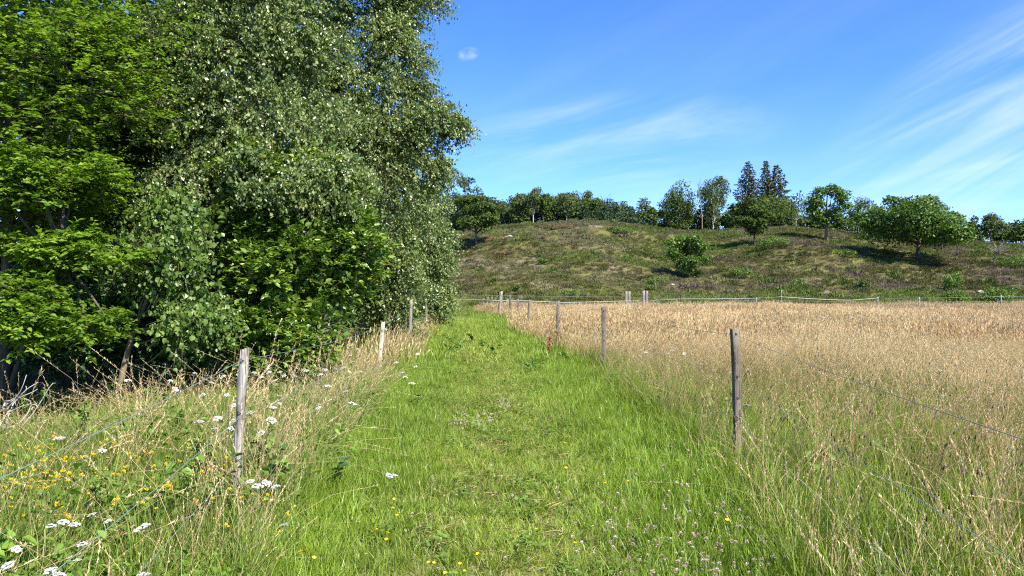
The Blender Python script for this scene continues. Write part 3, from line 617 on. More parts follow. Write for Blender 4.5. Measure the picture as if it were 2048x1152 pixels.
# goat willow
b = g0(-4.05, 10.0)
near_tree('goat_willow', 'bushy goat willow with twisted trunk and broad leaves behind the yarrow', b, [[b, (-4.02, 10.05, .35), (-3.9, 10.3, .8), (-3.78, 10.7, 1.5), (-3.4, 11.1, 2.6)], [(-3.98, 10.1, .42), (-3.7, 10.4, .75), (-3.2, 10.8, 1.2), (-2.8, 11.0, 2.2)], [(-3.85, 10.45, 1.0), (-4.0, 10.8, 1.8), (-3.9, 11.1, 3.0)]],
    [((-3.15, 10.8, 1.9), (1.0, .7, .95), .42), ((-3.15, 10.4, .85), (.72, .5, .42), .17), ((-3.55, 10.7, 2.75), (.55, .5, .75), .13), ((-2.5, 11.4, 1.95), (.5, .5, .5), .12), ((-2.75, 11.0, 3.0), (.45, .45, .55), .09), ((-2.35, 11.0, 2.2), (.4, .45, .5), .09)], 'bush', (.082, .046), M['willow'], M['bark'], 115, 34, 12, 5, .36, None, .05, leaf_parts=300)
# birch leaning over the path
b = g0(-4.0, 16.2)
near_tree('leaning_birch', 'birch leaning right over the path edge, its twigs hanging against the sky', b, [[b, (-3.75, 16, 2), (-3.25, 15.8, 4.2), (-2.8, 15.7, 6.4), (-2.5, 15.6, 10)], [(-3.3, 15.8, 4.0), (-2.4, 15.6, 4.9), (-1.4, 15.4, 5.3)]],
    [((-2.95, 15.7, 6.3), (1.25, 1.2, 4.0), .78), ((-1.75, 15.5, 4.75), (.55, .4, .55), .07), ((-1.2, 15.4, 4.75), (.34, .35, .45), .018), ((-1.55, 15.5, 4.0), (.4, .4, .5), .035), ((-2.1, 15.5, 6.9), (.62, .6, 1.5), .085)], 'birch', (.050, .040), M['birch'], M['pale_bark'], 180, 44, 19, 6, .5, lambda P, r: (P[:, 2] < 8.6) | (r.random(len(P)) < .35), .08)
# shrubs further along
b = g0(-3.6, 20.5)
near_tree('grey_birch', 'dense low birch shading the fence beyond the leaning birch', b, [[b, (-3.5, 20.4, 2), (-3.3, 20.2, 5)]], [((-3.2, 20.6, 3.2), (1.0, 1.0, 2.8), .85), ((-3.15, 20.5, 1.1), (.6, .6, .8), .2)], 'birch', (.066, .05), M['birch'], M['pale_bark'], 110, 40, 14, 8, .5, None, .07)
b = g0(-3.8, 29.8)
near_tree('round_sallow', 'rounded sallow at the far corner of the wood beside the path', b, [[b, (-3.7, 29.7, 2), (-3.5, 29.6, 4)]], [((-3.25, 29.6, 3.2), (1.0, 1.0, 3.0), .85), ((-2.95, 29.4, 1.2), (.5, .6, .9), .2)], 'birch', (.075, .055), M['birch'], M['bark'], 100, 38, 13, 9, .5, None, .07)
b = g0(-4.4, 34)
near_tree('far_sallow', 'last pale sallow showing behind the rounded sallow', b, [[b, (-4.3, 34, 3)]], [((-4.1, 34, 2.7), (1.3, 1.2, 3.0), 1)], 'birch', (.095, .07), M['birch'], M['bark'], 50, 34, 11, 10, .6, None, .07, twigs=False)
# low growth filling the dark foot of the wood
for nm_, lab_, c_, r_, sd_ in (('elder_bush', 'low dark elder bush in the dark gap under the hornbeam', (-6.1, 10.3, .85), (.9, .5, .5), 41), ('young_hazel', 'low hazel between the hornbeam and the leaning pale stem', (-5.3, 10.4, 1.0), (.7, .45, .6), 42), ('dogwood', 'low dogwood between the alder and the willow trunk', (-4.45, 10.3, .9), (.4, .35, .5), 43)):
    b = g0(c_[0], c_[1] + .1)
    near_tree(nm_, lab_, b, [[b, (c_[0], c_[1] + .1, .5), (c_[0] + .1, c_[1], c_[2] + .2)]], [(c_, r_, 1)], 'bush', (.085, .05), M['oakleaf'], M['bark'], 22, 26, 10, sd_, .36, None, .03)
# deeper trees that close the wood
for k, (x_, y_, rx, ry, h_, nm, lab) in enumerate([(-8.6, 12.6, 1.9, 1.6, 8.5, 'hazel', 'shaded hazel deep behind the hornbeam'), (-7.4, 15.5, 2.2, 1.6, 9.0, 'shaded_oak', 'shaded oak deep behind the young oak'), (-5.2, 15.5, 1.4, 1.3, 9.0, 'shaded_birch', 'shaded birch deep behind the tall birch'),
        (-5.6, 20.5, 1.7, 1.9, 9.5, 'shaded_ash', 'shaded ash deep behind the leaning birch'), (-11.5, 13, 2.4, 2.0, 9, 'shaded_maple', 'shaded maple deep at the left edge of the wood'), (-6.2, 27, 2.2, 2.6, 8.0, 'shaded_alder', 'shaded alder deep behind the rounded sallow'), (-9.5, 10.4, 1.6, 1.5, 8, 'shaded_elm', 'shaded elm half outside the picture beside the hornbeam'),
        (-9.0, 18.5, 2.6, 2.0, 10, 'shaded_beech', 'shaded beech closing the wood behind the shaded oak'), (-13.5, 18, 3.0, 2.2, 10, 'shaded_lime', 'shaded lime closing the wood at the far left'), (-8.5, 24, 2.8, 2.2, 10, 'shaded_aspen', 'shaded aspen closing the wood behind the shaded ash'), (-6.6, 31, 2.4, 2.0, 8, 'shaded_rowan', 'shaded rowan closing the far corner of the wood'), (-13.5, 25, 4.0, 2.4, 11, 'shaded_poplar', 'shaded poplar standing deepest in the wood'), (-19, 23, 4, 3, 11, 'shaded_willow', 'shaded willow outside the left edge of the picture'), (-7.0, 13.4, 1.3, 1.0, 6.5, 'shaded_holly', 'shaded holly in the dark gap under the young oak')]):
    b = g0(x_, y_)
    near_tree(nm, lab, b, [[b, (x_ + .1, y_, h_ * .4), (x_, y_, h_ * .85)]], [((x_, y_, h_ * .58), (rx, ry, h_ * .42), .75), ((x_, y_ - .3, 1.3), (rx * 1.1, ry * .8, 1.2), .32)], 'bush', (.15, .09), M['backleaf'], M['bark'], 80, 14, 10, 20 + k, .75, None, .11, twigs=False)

# ------------------------------------------------------------------ trees on the hill
def depth_for(px, py):
    ds = np.linspace(58, 118, 241); z = gz((px - 1024) / F * ds, ds); yy_ = 576 - F * (z - CH) / ds; ok = np.where(yy_ <= py)[0]
    return float(ds[ok[0]]) if len(ok) else 100.0
def far_tree(name, label, px, d, top, wpx, kind='round', mat='far_dark', group=None, seed=0, base_py=None, nl=None, size=.24, trunk='bark', crown_lo=.15, lobes=16, trunk_w=None, lean=0.):
    r = np.random.default_rng(seed + 5000)
    if base_py: d = depth_for(px, base_py)
    B0 = at(px, d); H = CH - (top - 576) * d / F - B0[2]; Wd = wpx * d / F
    root = empty(name, tuple(B0), label, 'tree', group); tr = trunk_w or max(.06, H * .018)
    lx = lean * H
    v, f = tube(curve([(0, 0, -.3), (lx * .3 + .03 * H * r.normal(), 0, H * .35), (lx * .6 + .03 * H * r.normal(), 0, H * .6), (lx, 0, H * .9)], 7), np.linspace(tr, tr * .2, 7), 6); MB().add(v, f).build('trunk', M[trunk], root, True)
    mb = MB()
    def put(C, D, N, L, W, t): v, f, k = leaf_geo(C, D, N, L, W, fold=.15); mb.add(v, f, np.repeat(t, k))
    Z = np.array([0, 0, 1.])
    if kind in ('round', 'flat', 'tall', 'weep'):
        n = nl or int(min(9000, max(500, 2.6 * (Wd * H * (1 - crown_lo)) / size ** 2 * 1.3)))
        fz = {'round': .75, 'flat': .58, 'tall': 1.0, 'weep': 1.15}[kind]; cz = H * (1 + crown_lo) / 2; rzc = H * (1 - crown_lo) / 2; rx = Wd / 2
        lr = rx * (.36 if kind in ('round', 'flat') else .50) * min(1.0, (15 / lobes) ** .42); dd = rvec(lobes, r)
        if kind == 'flat': dd = dd / (np.abs(dd) ** 7).sum(1, keepdims=True) ** (1 / 7) * .90
        qq = r.uniform(.2, 1, lobes) ** .4
        c = dd * np.array([rx - lr * .8, (rx - lr * .8) * .85, max(.1, rzc - lr * fz * .8)]) * qq[:, None] + np.array([lx * .6, 0, cz]); lrad = lr * r.uniform(.7, 1.25, lobes)
        for i in range(min(lobes, 9)):
            a = np.array([lx * .3, 0, max(H * crown_lo * .9, H * .22) + r.uniform(0, .12) * H]); v, f = tube(curve([a, (a + c[i]) / 2 + np.array([0, 0, -.04 * H]), c[i]], 5), np.linspace(tr * .5, tr * .12, 5), 5, False); MB().add(v, f).build('branch', M[trunk], root, True)
        li = r.integers(0, lobes, n); dv = rvec(n, r); dv[:, 2] = np.where((dv[:, 2] < -.15) & (r.random(n) < .6), -dv[:, 2], dv[:, 2])
        P = c[li] + dv * lrad[li][:, None] * np.array([1, 1, fz]) * (r.uniform(.25, 1.12, n) ** .5)[:, None]
        if kind == 'weep': Nn = unit(dv * np.array([1, 1, .3]) + .7 * rvec(n, r)); D = unit(-Z + .5 * rvec(n, r))
        else: Nn = unit(dv + .6 * Z + .7 * rvec(n, r)); D = rvec(n, r)
        t = np.clip(.4 + .18 * r.normal(size=n) + .16 * r.normal(size=lobes)[li], 0, 1); s_ = size * r.uniform(.6, 1.3, n); put(P, D, Nn, s_, s_ * .7, t)
    elif kind == 'spruce':
        nw = int(H / .42)
        for i in range(nw):
            z = H * (crown_lo + (1 - crown_lo) * i / nw); rad = Wd / 2 * 1.55 * (1 - (i / nw)) ** .85 * r.uniform(.8, 1.15) + .12; nb = max(5, int(10 - 4 * i / nw)); a0 = r.random() * 6.28
            for j in range(nb):
                a = a0 + 6.283 * j / nb + r.normal(0, .2); q_ = rad * r.uniform(.65, 1.15); k = max(6, int(q_ / size * 5.5)); s_ = r.uniform(.1, 1, k)
                C = np.stack([np.cos(a) * q_ * s_, np.sin(a) * q_ * s_, z - q_ * .38 * s_ + q_ * .22 * s_ ** 3], 1) + r.normal(0, .07, (k, 3)); D = unit(np.array([np.cos(a), np.sin(a), -.5]) + .8 * rvec(k, r)); put(C, D, unit(Z * .6 + rvec(k, r)), size * r.uniform(.7, 1.4, k), size * .5, np.clip(r.normal(.4, .25, k), 0, 1))
    elif kind == 'pine':
        for i in range(lobes):
            z = H * r.uniform(crown_lo, 1); q_ = Wd / 2 * math.sqrt(max(.05, 1 - ((z / H - .62) / .42) ** 2)) * r.uniform(.3, 1); a = r.random() * 6.28; c = np.array([math.cos(a) * q_, math.sin(a) * q_, z]); k = 90; dv = rvec(k, r)
            v, f = tube([(0, 0, z - .1 * H), tuple(c)], (tr * .4, tr * .1), 4, False); MB().add(v, f).build('branch', M[trunk], root, True)
            put(c + dv * np.array([1, 1, .5]) * Wd * .17 * r.uniform(.4, 1, (k, 1)), unit(dv + Z * .4), rvec(k, r), size * 1.2, size * .45, np.clip(r.normal(.45, .22, k), 0, 1))
    elif kind == 'dead':
        for i in range(lobes):
            z = H * r.uniform(.35, .98); a = r.random() * 6.28; q_ = Wd / 2 * r.uniform(.4, 1); P = curve([(lx * z / H, 0, z * .9), (lx + math.cos(a) * q_ * .5, math.sin(a) * q_ * .5, z), (lx + math.cos(a) * q_, math.sin(a) * q_, z + q_ * .5)], 5)
            v, f = tube(P, np.linspace(tr * .35, .015, 5), 4, False); MB().add(v, f).build('branch', M[trunk], root, True)
        return root
    mb.build('crown', M[mat], root); return root

far_tree('hill_oak', 'largest broad oak with forked trunk and wide flat crown on the right slope', 1834, 84, 386, 262, 'flat', 'far_oak', None, 1, size=.27, nl=24000, crown_lo=.10, lobes=64, trunk_w=.24, base_py=519)
far_tree('slope_oak', 'oak with clear straight trunk standing left of the broad oak', 1655, 92, 366, 106, 'round', 'far_oak', None, 2, size=.24, nl=6500, crown_lo=.26, lobes=26, base_py=485, trunk_w=.18, trunk='tan_bark')
far_tree('slope_tree', 'bushy green tree filling the gap between straight oak and broad oak', 1715, 100, 388, 105, 'round', 'far_dark', None, 3, size=.26, crown_lo=.08, lobes=15)
far_tree('dark_slope_tree', 'dark spreading tree with low branches below the spruces', 1508, 86, 388, 92, 'round', 'far_dark', None, 4, size=.24, crown_lo=.06, lobes=26, nl=7000, base_py=491)
far_tree('lone_shrub_tree', 'small bright green tree alone in the heather in the middle of the slope', 1377, 70, 464, 100, 'round', 'far_oak', None, 5, size=.20, crown_lo=.0, lobes=24, nl=6800)
far_tree('left_slope_oak', 'dark oak on the slope above the path end, its shade on the heather', 951, 82, 386, 110, 'flat', 'far_dark', None, 6, size=.24, crown_lo=.22, lobes=26, nl=7500, base_py=496)
far_tree('thin_slope_tree', 'thin sparse tree just right of the dark spreading tree', 1556, 92, 415, 34, 'tall', 'far_dark', None, 7, size=.22, crown_lo=.35, lobes=8, nl=420)
far_tree('round_treetop', 'round leafy tree in front of the spruces', 1540, 108, 384, 100, 'round', 'far_dark', None, 8, size=.27, crown_lo=.05, lobes=16)
far_tree('weeping_birch', 'hanging crowned birch right of the spruces', 1590, 116, 387, 84, 'weep', 'far_birch', None, 9, size=.28, crown_lo=.05, lobes=14, trunk='pale_bark')
far_tree('tall_spruce', 'tall spruce on the crest, the left one of the spruce group', 1496, 128, 320, 70, 'spruce', 'far_spruce', 'spruces on the crest', 10, size=.34, crown_lo=.12)
far_tree('thin_spruce', 'narrow spruce between the other two spruces on the crest', 1532, 130, 319, 40, 'spruce', 'far_spruce', 'spruces on the crest', 11, size=.34, crown_lo=.2)
far_tree('brown_spruce', 'broad brownish spruce on the crest, the right one of the spruce group', 1553, 126, 326, 74, 'spruce', 'far_spruce', 'spruces on the crest', 12, size=.36, crown_lo=.1)
far_tree('crest_birch', 'tall grey green birch beside the bleached dead tree on the crest', 1427, 126, 345, 80, 'weep', 'far_birch', None, 13, size=.28, crown_lo=.12, lobes=24, nl=5200, trunk='pale_bark')
far_tree('dead_tree', 'bleached bare dead tree between two tall trees on the crest', 1403, 122, 356, 22, 'dead', 'far_birch', None, 14, trunk='tan_bark', lobes=12, trunk_w=.11, lean=-.05)
far_tree('dark_crest_tree', 'dark pointed crowned tree left of the bleached dead tree', 1362, 122, 357, 84, 'tall', 'far_dark', None, 15, size=.28, crown_lo=.0, lobes=26, nl=5600)
far_tree('side_birch', 'low crowned birch on the crest left of the pointed dark tree', 1330, 126, 398, 46, 'tall', 'far_birch', None, 16, size=.26, crown_lo=.05, lobes=9)
far_tree('larch', 'pale larch standing apart at the right end of the crest row', 1288, 122, 392, 52, 'spruce', 'far_birch', None, 17, size=.34, crown_lo=.18)
far_tree('small_crest_birch', 'slim birch beside the larch on the crest', 1268, 124, 412, 26, 'tall', 'far_birch', None, 18, size=.26, crown_lo=.3, lobes=8, trunk='pale_bark')
far_tree('bare_topped_tree', 'tree with bare dead branches above its leaves in the crest row', 1208, 118, 386, 46, 'dead', 'far_dark', None, 19, trunk='bark', lobes=16, trunk_w=.09)
far_tree('scots_pine', 'tall pine rising over the left end of the crest row', 932, 128, 357, 44, 'pine', 'far_pine', None, 20, size=.34, crown_lo=.35, lobes=16, trunk='tan_bark')
far_tree('right_birch', 'feathery birch top above the trees at the right edge', 1988, 150, 414, 34, 'tall', 'far_birch', None, 21, size=.32, crown_lo=.25, lobes=9)
# the close row along the crest
rr = np.random.default_rng(77); xs = np.arange(896, 1262, 9.5)
tops = np.interp(xs, [896, 940, 965, 1000, 1040, 1100, 1140, 1165, 1200, 1240, 1262], [392, 390, 388, 403, 393, 390, 392, 395, 398, 406, 412])
for i, px in enumerate(xs):
    kd = ['tall', 'weep', 'tall', 'spruce', 'round'][int(rr.integers(0, 5))] if i % 7 else 'spruce'
    mt = {'spruce': 'far_pine', 'weep': 'far_birch'}.get(kd, ['far_birch', 'far_dark'][int(rr.integers(0, 2))])
    nm, lab = {'spruce': ('young_conifer', 'young conifer in the close row of trees along the crest'), 'weep': ('slim_birch', 'slim pale stemmed birch in the close row of trees along the crest')}.get(kd, ('row_tree', 'leafy young tree in the close row of trees along the crest'))
    far_tree(nm, lab, px + rr.normal(0, 3), float(np.interp(px, DX, DD)) + 1.5 + rr.uniform(0, 9), tops[i] - 4 + rr.normal(0, 7), 48 + rr.uniform(-8, 12), kd, mt, 'row of trees along the crest', 100 + i, size=.27, crown_lo=rr.uniform(.04, .25), lobes=11, trunk='pale_bark' if kd == 'weep' else 'bark', nl=1900)
for i, px in enumerate(np.arange(890, 1275, 17)):
    far_tree('shaded_row_tree', 'shaded tree filling the gaps behind the close row along the crest', px + rr.normal(0, 4), float(np.interp(px, DX, DD)) + 13 + rr.uniform(0, 8), np.interp(px, xs, tops) + 9 + rr.normal(0, 5), 50, 'round', 'far_dark', 'shaded trees behind the crest row', 140 + i, size=.40, crown_lo=.0, lobes=10, nl=650)
far_tree('tall_row_birch', 'birch rising a head above the close row along the crest', 1150, 114, 379, 36, 'tall', 'far_birch', None, 170, size=.26, crown_lo=.4, lobes=10, trunk='pale_bark')
far_tree('pointed_conifer', 'pointed conifer top showing just right of the taller crest birch', 1177, 120, 379, 34, 'spruce', 'far_pine', None, 171, size=.30, crown_lo=.05)
# second, lower belt behind
for i, px in enumerate(np.arange(1300, 1640, 16)):
    far_tree('belt_tree', 'dark tree in the belt behind the tall crest trees', px + rr.normal(0, 5), float(np.interp(px, DX, DD)) + 6 + rr.uniform(0, 9), 420 + rr.normal(0, 9), 50, 'round', 'far_dark', 'belt of trees behind the crest', 200 + i, size=.42, crown_lo=.0, lobes=10, nl=800)
for i, px in enumerate(np.arange(1640, 1960, 18)):
    far_tree('hedge_tree', 'dark low tree behind the broad oak', px + rr.normal(0, 5), float(np.interp(px, DX, DD)) + 5 + rr.uniform(0, 9), 434 + rr.normal(0, 8), 50, 'round', 'far_dark', 'low trees behind the broad oak', 230 + i, size=.42, crown_lo=.0, lobes=10, nl=700)
for i, px in enumerate(np.arange(1955, 2150, 19)):
    far_tree('edge_tree', 'mixed green tree in the belt at the right edge of the hill', px + rr.normal(0, 4), 116 + rr.uniform(0, 9), 436 + rr.normal(0, 9), 46, 'tall', ['far_dark', 'far_birch'][i % 2], 'trees at the right edge of the hill', 260 + i, size=.34, crown_lo=.02, lobes=12, nl=1500)
# low shrubs in the heather
def shrub(px, d, hpx, wpx, mat, label, seed, name='hill_shrub'):
    r = np.random.default_rng(seed + 900); B0 = at(px, d); h = hpx * d / F; wd = wpx * d / F; root = empty(name, tuple(B0), label, 'shrub', 'shrubs in the heather')
    n = int(min(1400, max(150, 3.5 * wd * h / .012))); lb = 9; c = np.stack([r.uniform(-.36, .36, lb) * wd, r.uniform(-.3, .3, lb) * wd, r.uniform(.25, .72, lb) * h], 1); li = r.integers(0, lb, n); dv = rvec(n, r)
    P = c[li] + dv * np.array([.24 * wd, .24 * wd, .30 * h]) * r.uniform(.4, 1, (n, 1)); P[:, 2] = np.abs(P[:, 2])
    v, f, k = leaf_geo(P, rvec(n, r), unit(dv + .8 * np.array([0, 0, 1.]) + .6 * rvec(n, r)), .16 * r.uniform(.6, 1.3, n), .10); MB().add(v, f, np.repeat(np.clip(r.normal(.5, .25, n), 0, 1), k)).build('crown', M[mat], root)
    mb = MB()
    for i in range(6): vv, ff = tube([(0, 0, -.1), tuple(c[i])], (.03, .012), 4, False); mb.add(vv, ff)
    mb.build('stem', M['bark'], root); return root
for i, (px, d, hp, wp, mt, lab) in enumerate([
    (1545, 82, 26, 70, 'far_oak', 'yellow green shrub at the foot of the dark spreading tree'), (2032, 78, 34, 70, 'far_oak', 'bright green shrub beside the grey bare bush at the right edge'),
    (1905, 64, 46, 44, 'far_oak', 'green shrub right below the broad oak'), (1912, 58, 30, 56, 'far_oak', 'yellow green shrub just behind the far fence under the broad oak'), (2010, 58, 40, 80, 'far_oak', 'widest green shrub behind the far fence by the right edge'),
    (1728, 64, 24, 26, 'far_dark', 'dark little shrub on the pale bare patch'), (1243, 90, 20, 46, 'far_oak', 'low green shrub high on the knoll, right of the bare scar'), (1085, 72, 14, 30, 'far_oak', 'low green shrub in the middle of the knoll face'),
    (1030, 62, 16, 26, 'far_dark', 'dark green shrub low on the slope above the corner post'), (1480, 70, 22, 60, 'far_oak', 'fern green shrub right of the lone small tree'), (1600, 66, 16, 40, 'far_oak', 'low green shrub midway below the straight oak'),
    (1560, 62, 14, 24, 'far_oak', 'smallest green shrub low on the slope below the straight oak'), (1310, 66, 18, 46, 'far_oak', 'green shrub at the foot of the lone small tree'), (1000, 58, 13, 40, 'far_oak', 'flat green shrub just above the corner post'), (1690, 78, 16, 40, 'far_oak', 'low shrub in the shade of the broad oak'), (1140, 60, 13, 40, 'far_oak', 'low shrub above the long white tape')]): shrub(px, d, hp, wp, mt, lab, i)
# grey bare bush, fallen log, brush
B0 = at(1983, 80); root = empty('bare_bush', tuple(B0), 'grey leafless bush leaning right by the right edge of the hill', 'bush'); r = np.random.default_rng(31)
v, f = tube(curve([(0, 0, -.2), (.45, 0, .9), (.9, 0, 1.5)], 5), (.13, .12, .1, .09, .07), 6); MB().add(v, f).build('trunk', M['bark'], root, True)
mb = MB()
for i in range(70):
    d_ = unit(np.array([r.normal(0, .8), r.normal(0, .8), abs(r.normal(.6, .5))])); v, f = tube(curve([(.7, 0, 1.3), np.array([.8, 0, 1.4]) + d_ * .6, np.array([.85, 0, 1.4]) + d_ * 1.25 + r.normal(0, .15, 3)], 5), np.linspace(.02, .008, 5), 3, False); mb.add(v, f)
o = mb.build('twigs', M['grey_twig'], root); o['kind'] = 'stuff'
B0 = at(1012, 84); root = empty('fallen_log', tuple(B0), 'pale fallen log with stripped top lying on the left of the knoll', 'log')
v, f = tube(curve([(-.8, 0, .05), (-.2, .05, .28), (.3, .05, .42)], 7), np.linspace(.04, .08, 7), 8); MB().add(v, f).build('stem', M['dead_wood'], root, True)
v, f = tube(curve([(.3, .05, .42), (.6, .05, .45), (.8, .05, .15)], 6), np.linspace(.12, .08, 6), 8); MB().add(v, f).build('stump', M['dead_wood'], root, True)
for i, (px, d, sx, lab) in enumerate([(992, 83, 1.3, 'rust brown heap of cut brushwood beside the pale fallen log'), (1012, 77, .7, 'small rust brown heap of cut brushwood below the pale fallen log'), (1125, 92, .9, 'rust brown brushwood on the bare scar of the knoll')]):
    B0 = at(px, d); mb = MB(); r = np.random.default_rng(60 + i); root = empty('brush_heap', tuple(B0), lab, 'brushwood', 'heaps of brushwood')
    for k in range(90):
        a = r.uniform(0, 6.28); c = np.array([r.normal(0, .5) * sx, r.normal(0, .4) * sx, abs(r.normal(.1, .16)) * sx]); D = np.array([math.cos(a), math.sin(a), r.normal(0, .3)]) * r.uniform(.2, .5) * sx; v, f = tube([c - D, c + D], (.02, .01), 3, False); mb.add(v, f, r.random())
    o = mb.build('sticks', plain('rust_brushwood', (.27, .13, .075), .9, .1), root); o['kind'] = 'stuff'
for i, (px, d, s_, lab) in enumerate([(1962, 63, .30, 'white stone between the shrubs behind the far fence'), (1040, 56, .18, 'pale stone in the grass above the corner post'), (1345, 66, .16, 'pale stone left of the lone small tree'), (1870, 57, .18, 'small white stone behind the wire at the far right')]):
    r = np.random.default_rng(80 + i); th = np.linspace(0, np.pi, 7); ph = np.linspace(0, 2 * np.pi, 10, endpoint=False); T, Pn = np.meshgrid(th, ph, indexing='ij'); q_ = 1 + .18 * r.normal(size=T.shape); V = np.stack([np.sin(T) * np.cos(Pn) * q_, np.sin(T) * np.sin(Pn) * q_ * .8, np.cos(T) * q_ * .55], -1) * s_
    a = np.arange(6)[:, None] * 10; j = np.arange(10)[None]; o = MB().add(V.reshape(-1, 3), np.stack([a + j, a + 10 + j, a + 10 + (j + 1) % 10, a + (j + 1) % 10], -1).reshape(-1, 4)).build('stone', noise_mat('pale_stone', [(.3, (.30, .27, .23)), (.7, (.52, .48, .42))], (6, 6, 6)), None, True)
    o.location = at(px, d) + np.array([0, 0, s_ * .45]); tag(o, lab, 'stone', 'stones on the hill foot')

# ------------------------------------------------------------------ fences
def post_mesh(h, w, dpt, lean=(0, 0), seed=0, round_=False, top=.0):
    r = np.random.default_rng(seed); zs = np.concatenate([[-.25], np.linspace(0, h, 9)]); ns = 12 if round_ else 8; rows = []
    for i, z in enumerate(zs):
        if round_: a = np.linspace(0, 6.283, ns, endpoint=False); xy = np.stack([np.cos(a) * w / 2, np.sin(a) * w / 2], 1)
        else:
            c = .14; b = np.array([(-1, -1 + c), (-1 + c, -1), (1 - c, -1), (1, -1 + c), (1, 1 - c), (1 - c, 1), (-1 + c, 1), (-1, 1 - c)]); xy = b * np.array([w / 2, dpt / 2])
        xy = xy * (1 + r.normal(0, .02)) + r.normal(0, .0022, xy.shape) + np.array([lean[0] * z, lean[1] * z]) + .004 * np.array([math.sin(z * 4 + seed), math.cos(z * 3 + seed)])
        zz = np.full(ns, z) + (top * xy[:, 0] + r.normal(0, .003, ns) if i == len(zs) - 1 else 0); rows.append(np.column_stack([xy, zz]))
    V = np.concatenate(rows); n = len(zs); i = np.arange(n - 1)[:, None] * ns; j = np.arange(ns)[None]; k = (j + 1) % ns
    return V, [np.stack([i + j, i + k, i + ns + k, i + ns + j], -1).reshape(-1, 4), np.array([np.arange(ns) + (n - 1) * ns])]
def add_post(root, xy, h, w, dpt, lean=(0, 0), seed=0, shade=(1, 1, 1), label=None, mat='post', staples=(), round_=False, yaw=0., top=.3, side=-1):
    v, f = post_mesh(h, w, dpt, lean, seed, round_, top); o = MB().add(v, f).build('fence_post', M[mat], root)
    o.location = Vector((xy[0], xy[1], float(gz(*xy)))) - root.location; o.rotation_euler = (0, 0, yaw); o['shade'] = shade
    if label: o['label'] = label
    for z in staples:
        c = np.array([lean[0] * z, lean[1] * z - dpt / 2 - .004, z]); V, Fs = tube(curve([c + (-.009, .01, .008), c + (-.007, -.006, .004), c + (.0, -.009, 0), c + (.007, -.006, -.003), c + (.009, .01, -.008)], 9), .0034, 5)
        s = MB().add(V, Fs).build('staple', M['rust'], o)
    return o
def wire(root, pts, rad, mat, sag=.03, name='wire', flat=False):
    P = []
    for a, b in zip(pts[:-1], pts[1:]):
        a, b = np.array(a, float), np.array(b, float); n = max(5, int(np.linalg.norm(b - a) / .6)); t = np.linspace(0, 1, n, endpoint=False); q_ = a + (b - a) * t[:, None]; q_[:, 2] -= sag * 4 * t * (1 - t) * min(1, np.linalg.norm(b - a) / 6); P.append(q_)
    P = np.concatenate(P + [np.array([pts[-1]], float)]) - np.array(root.location)
    if flat:
        tw = np.linspace(0, 9, len(P)); N = np.stack([0 * tw, .25 * np.sin(tw) * 1.0, np.ones(len(tw))], 1) * rad; th = np.array([0, .0015, 0])
        V = np.stack([P - N - th, P + N - th, P + N + th, P - N + th], 1).reshape(-1, 3); i = np.arange(len(P) - 1)[:, None] * 4; j = np.arange(4)[None]; k = (j + 1) % 4
        o = MB().add(V, np.stack([i + j, i + 4 + j, i + 4 + k, i + k], -1).reshape(-1, 4)).build(name, M[mat], root)
    else:
        v, f = tube(P, rad, 5); o = MB().add(v, f).build(name, M[mat], root, True)
    return o
def wz(xy, z): return (xy[0], xy[1], float(gz(*xy)) + z)
# left fence
L = [((-.97, -1.0), 1.15), ((-1.80, 5.0), 1.12), ((-2.26, 13.0), .93), ((-2.6, 19.5), 1.22), ((-3.0, 27.0), 1.18), ((-4.2, 36.0), 1.15)]
fl = empty('wire_fence', g0(-1.74, 5.0), 'wire fence with grey wooden posts on the wood side of the footpath', 'fence')
add_post(fl, L[0][0], 1.15, .06, .05, seed=1)
add_post(fl, L[1][0], 1.12, .047, .042, (.055, .0), 2, (1.12, 1.1, 1.08), 'nearest pale grey post, leaning right with knot holes', staples=(1.07, .73, .42), yaw=R(-8))
add_post(fl, L[2][0], .93, .062, .05, (.085, 0), 3, (1.55, 1.5, 1.42), 'short whitish post leaning right', staples=(.82, .5))
add_post(fl, L[3][0], 1.22, .07, .06, (.03, 0), 4, (.85, .82, .76), staples=(1.05,))
add_post(fl, L[4][0], 1.18, .07, .06, (-.02, 0), 5, (.75, .72, .66), staples=(1.05,))
add_post(fl, L[5][0], 1.15, .07, .06, seed=6)
for h_, r_ in ((1.0, .0018), (.65, .0017), (.37, .0015)):
    wire(fl, [wz((p[0] + .055 * h_ * (i == 1) , p[1] - .035), (1.07 if i < 2 else (.86 if i == 2 else 1.08)) * h_) for i, (p, ht) in enumerate(L)], r_, 'wire', .04)
# right fence
Rr = [((1.19, -1.0), 1.2), ((1.915, 6.5), 1.20), ((1.65, 13.8), 1.2), ((1.13, 19.0), 1.2), ((.52, 24.0), 1.17), ((.23, 30.0), 1.1), ((-.1, 36.0), 1.22), ((-.65, 40.0), 1.33)]
fr = empty('wire_fence', g0(1.9, 6.5), 'wire fence with dark wooden posts on the meadow side of the footpath', 'fence')
add_post(fr, Rr[0][0], 1.2, .07, .06, seed=11)
add_post(fr, Rr[1][0], 1.20, .056, .05, (-.03, 0), 12, (.48, .43, .38), 'nearest dark post with rusty staples and loose wire ends', staples=(1.16, .80, .62, .45), yaw=R(14), top=0)
add_post(fr, Rr[2][0], 1.2, .07, .06, (.0, 0), 13, (.50, .47, .41), staples=(1.13, .6))
add_post(fr, Rr[3][0], 1.2, .07, .06, (.01, 0), 14, (.55, .52, .47), staples=(1.1,))
add_post(fr, Rr[4][0], 1.17, .07, .06, (.02, 0), 15, (.65, .61, .56))
add_post(fr, Rr[5][0], 1.1, .05, .05, (0, 0), 16, (.8, .78, .74))
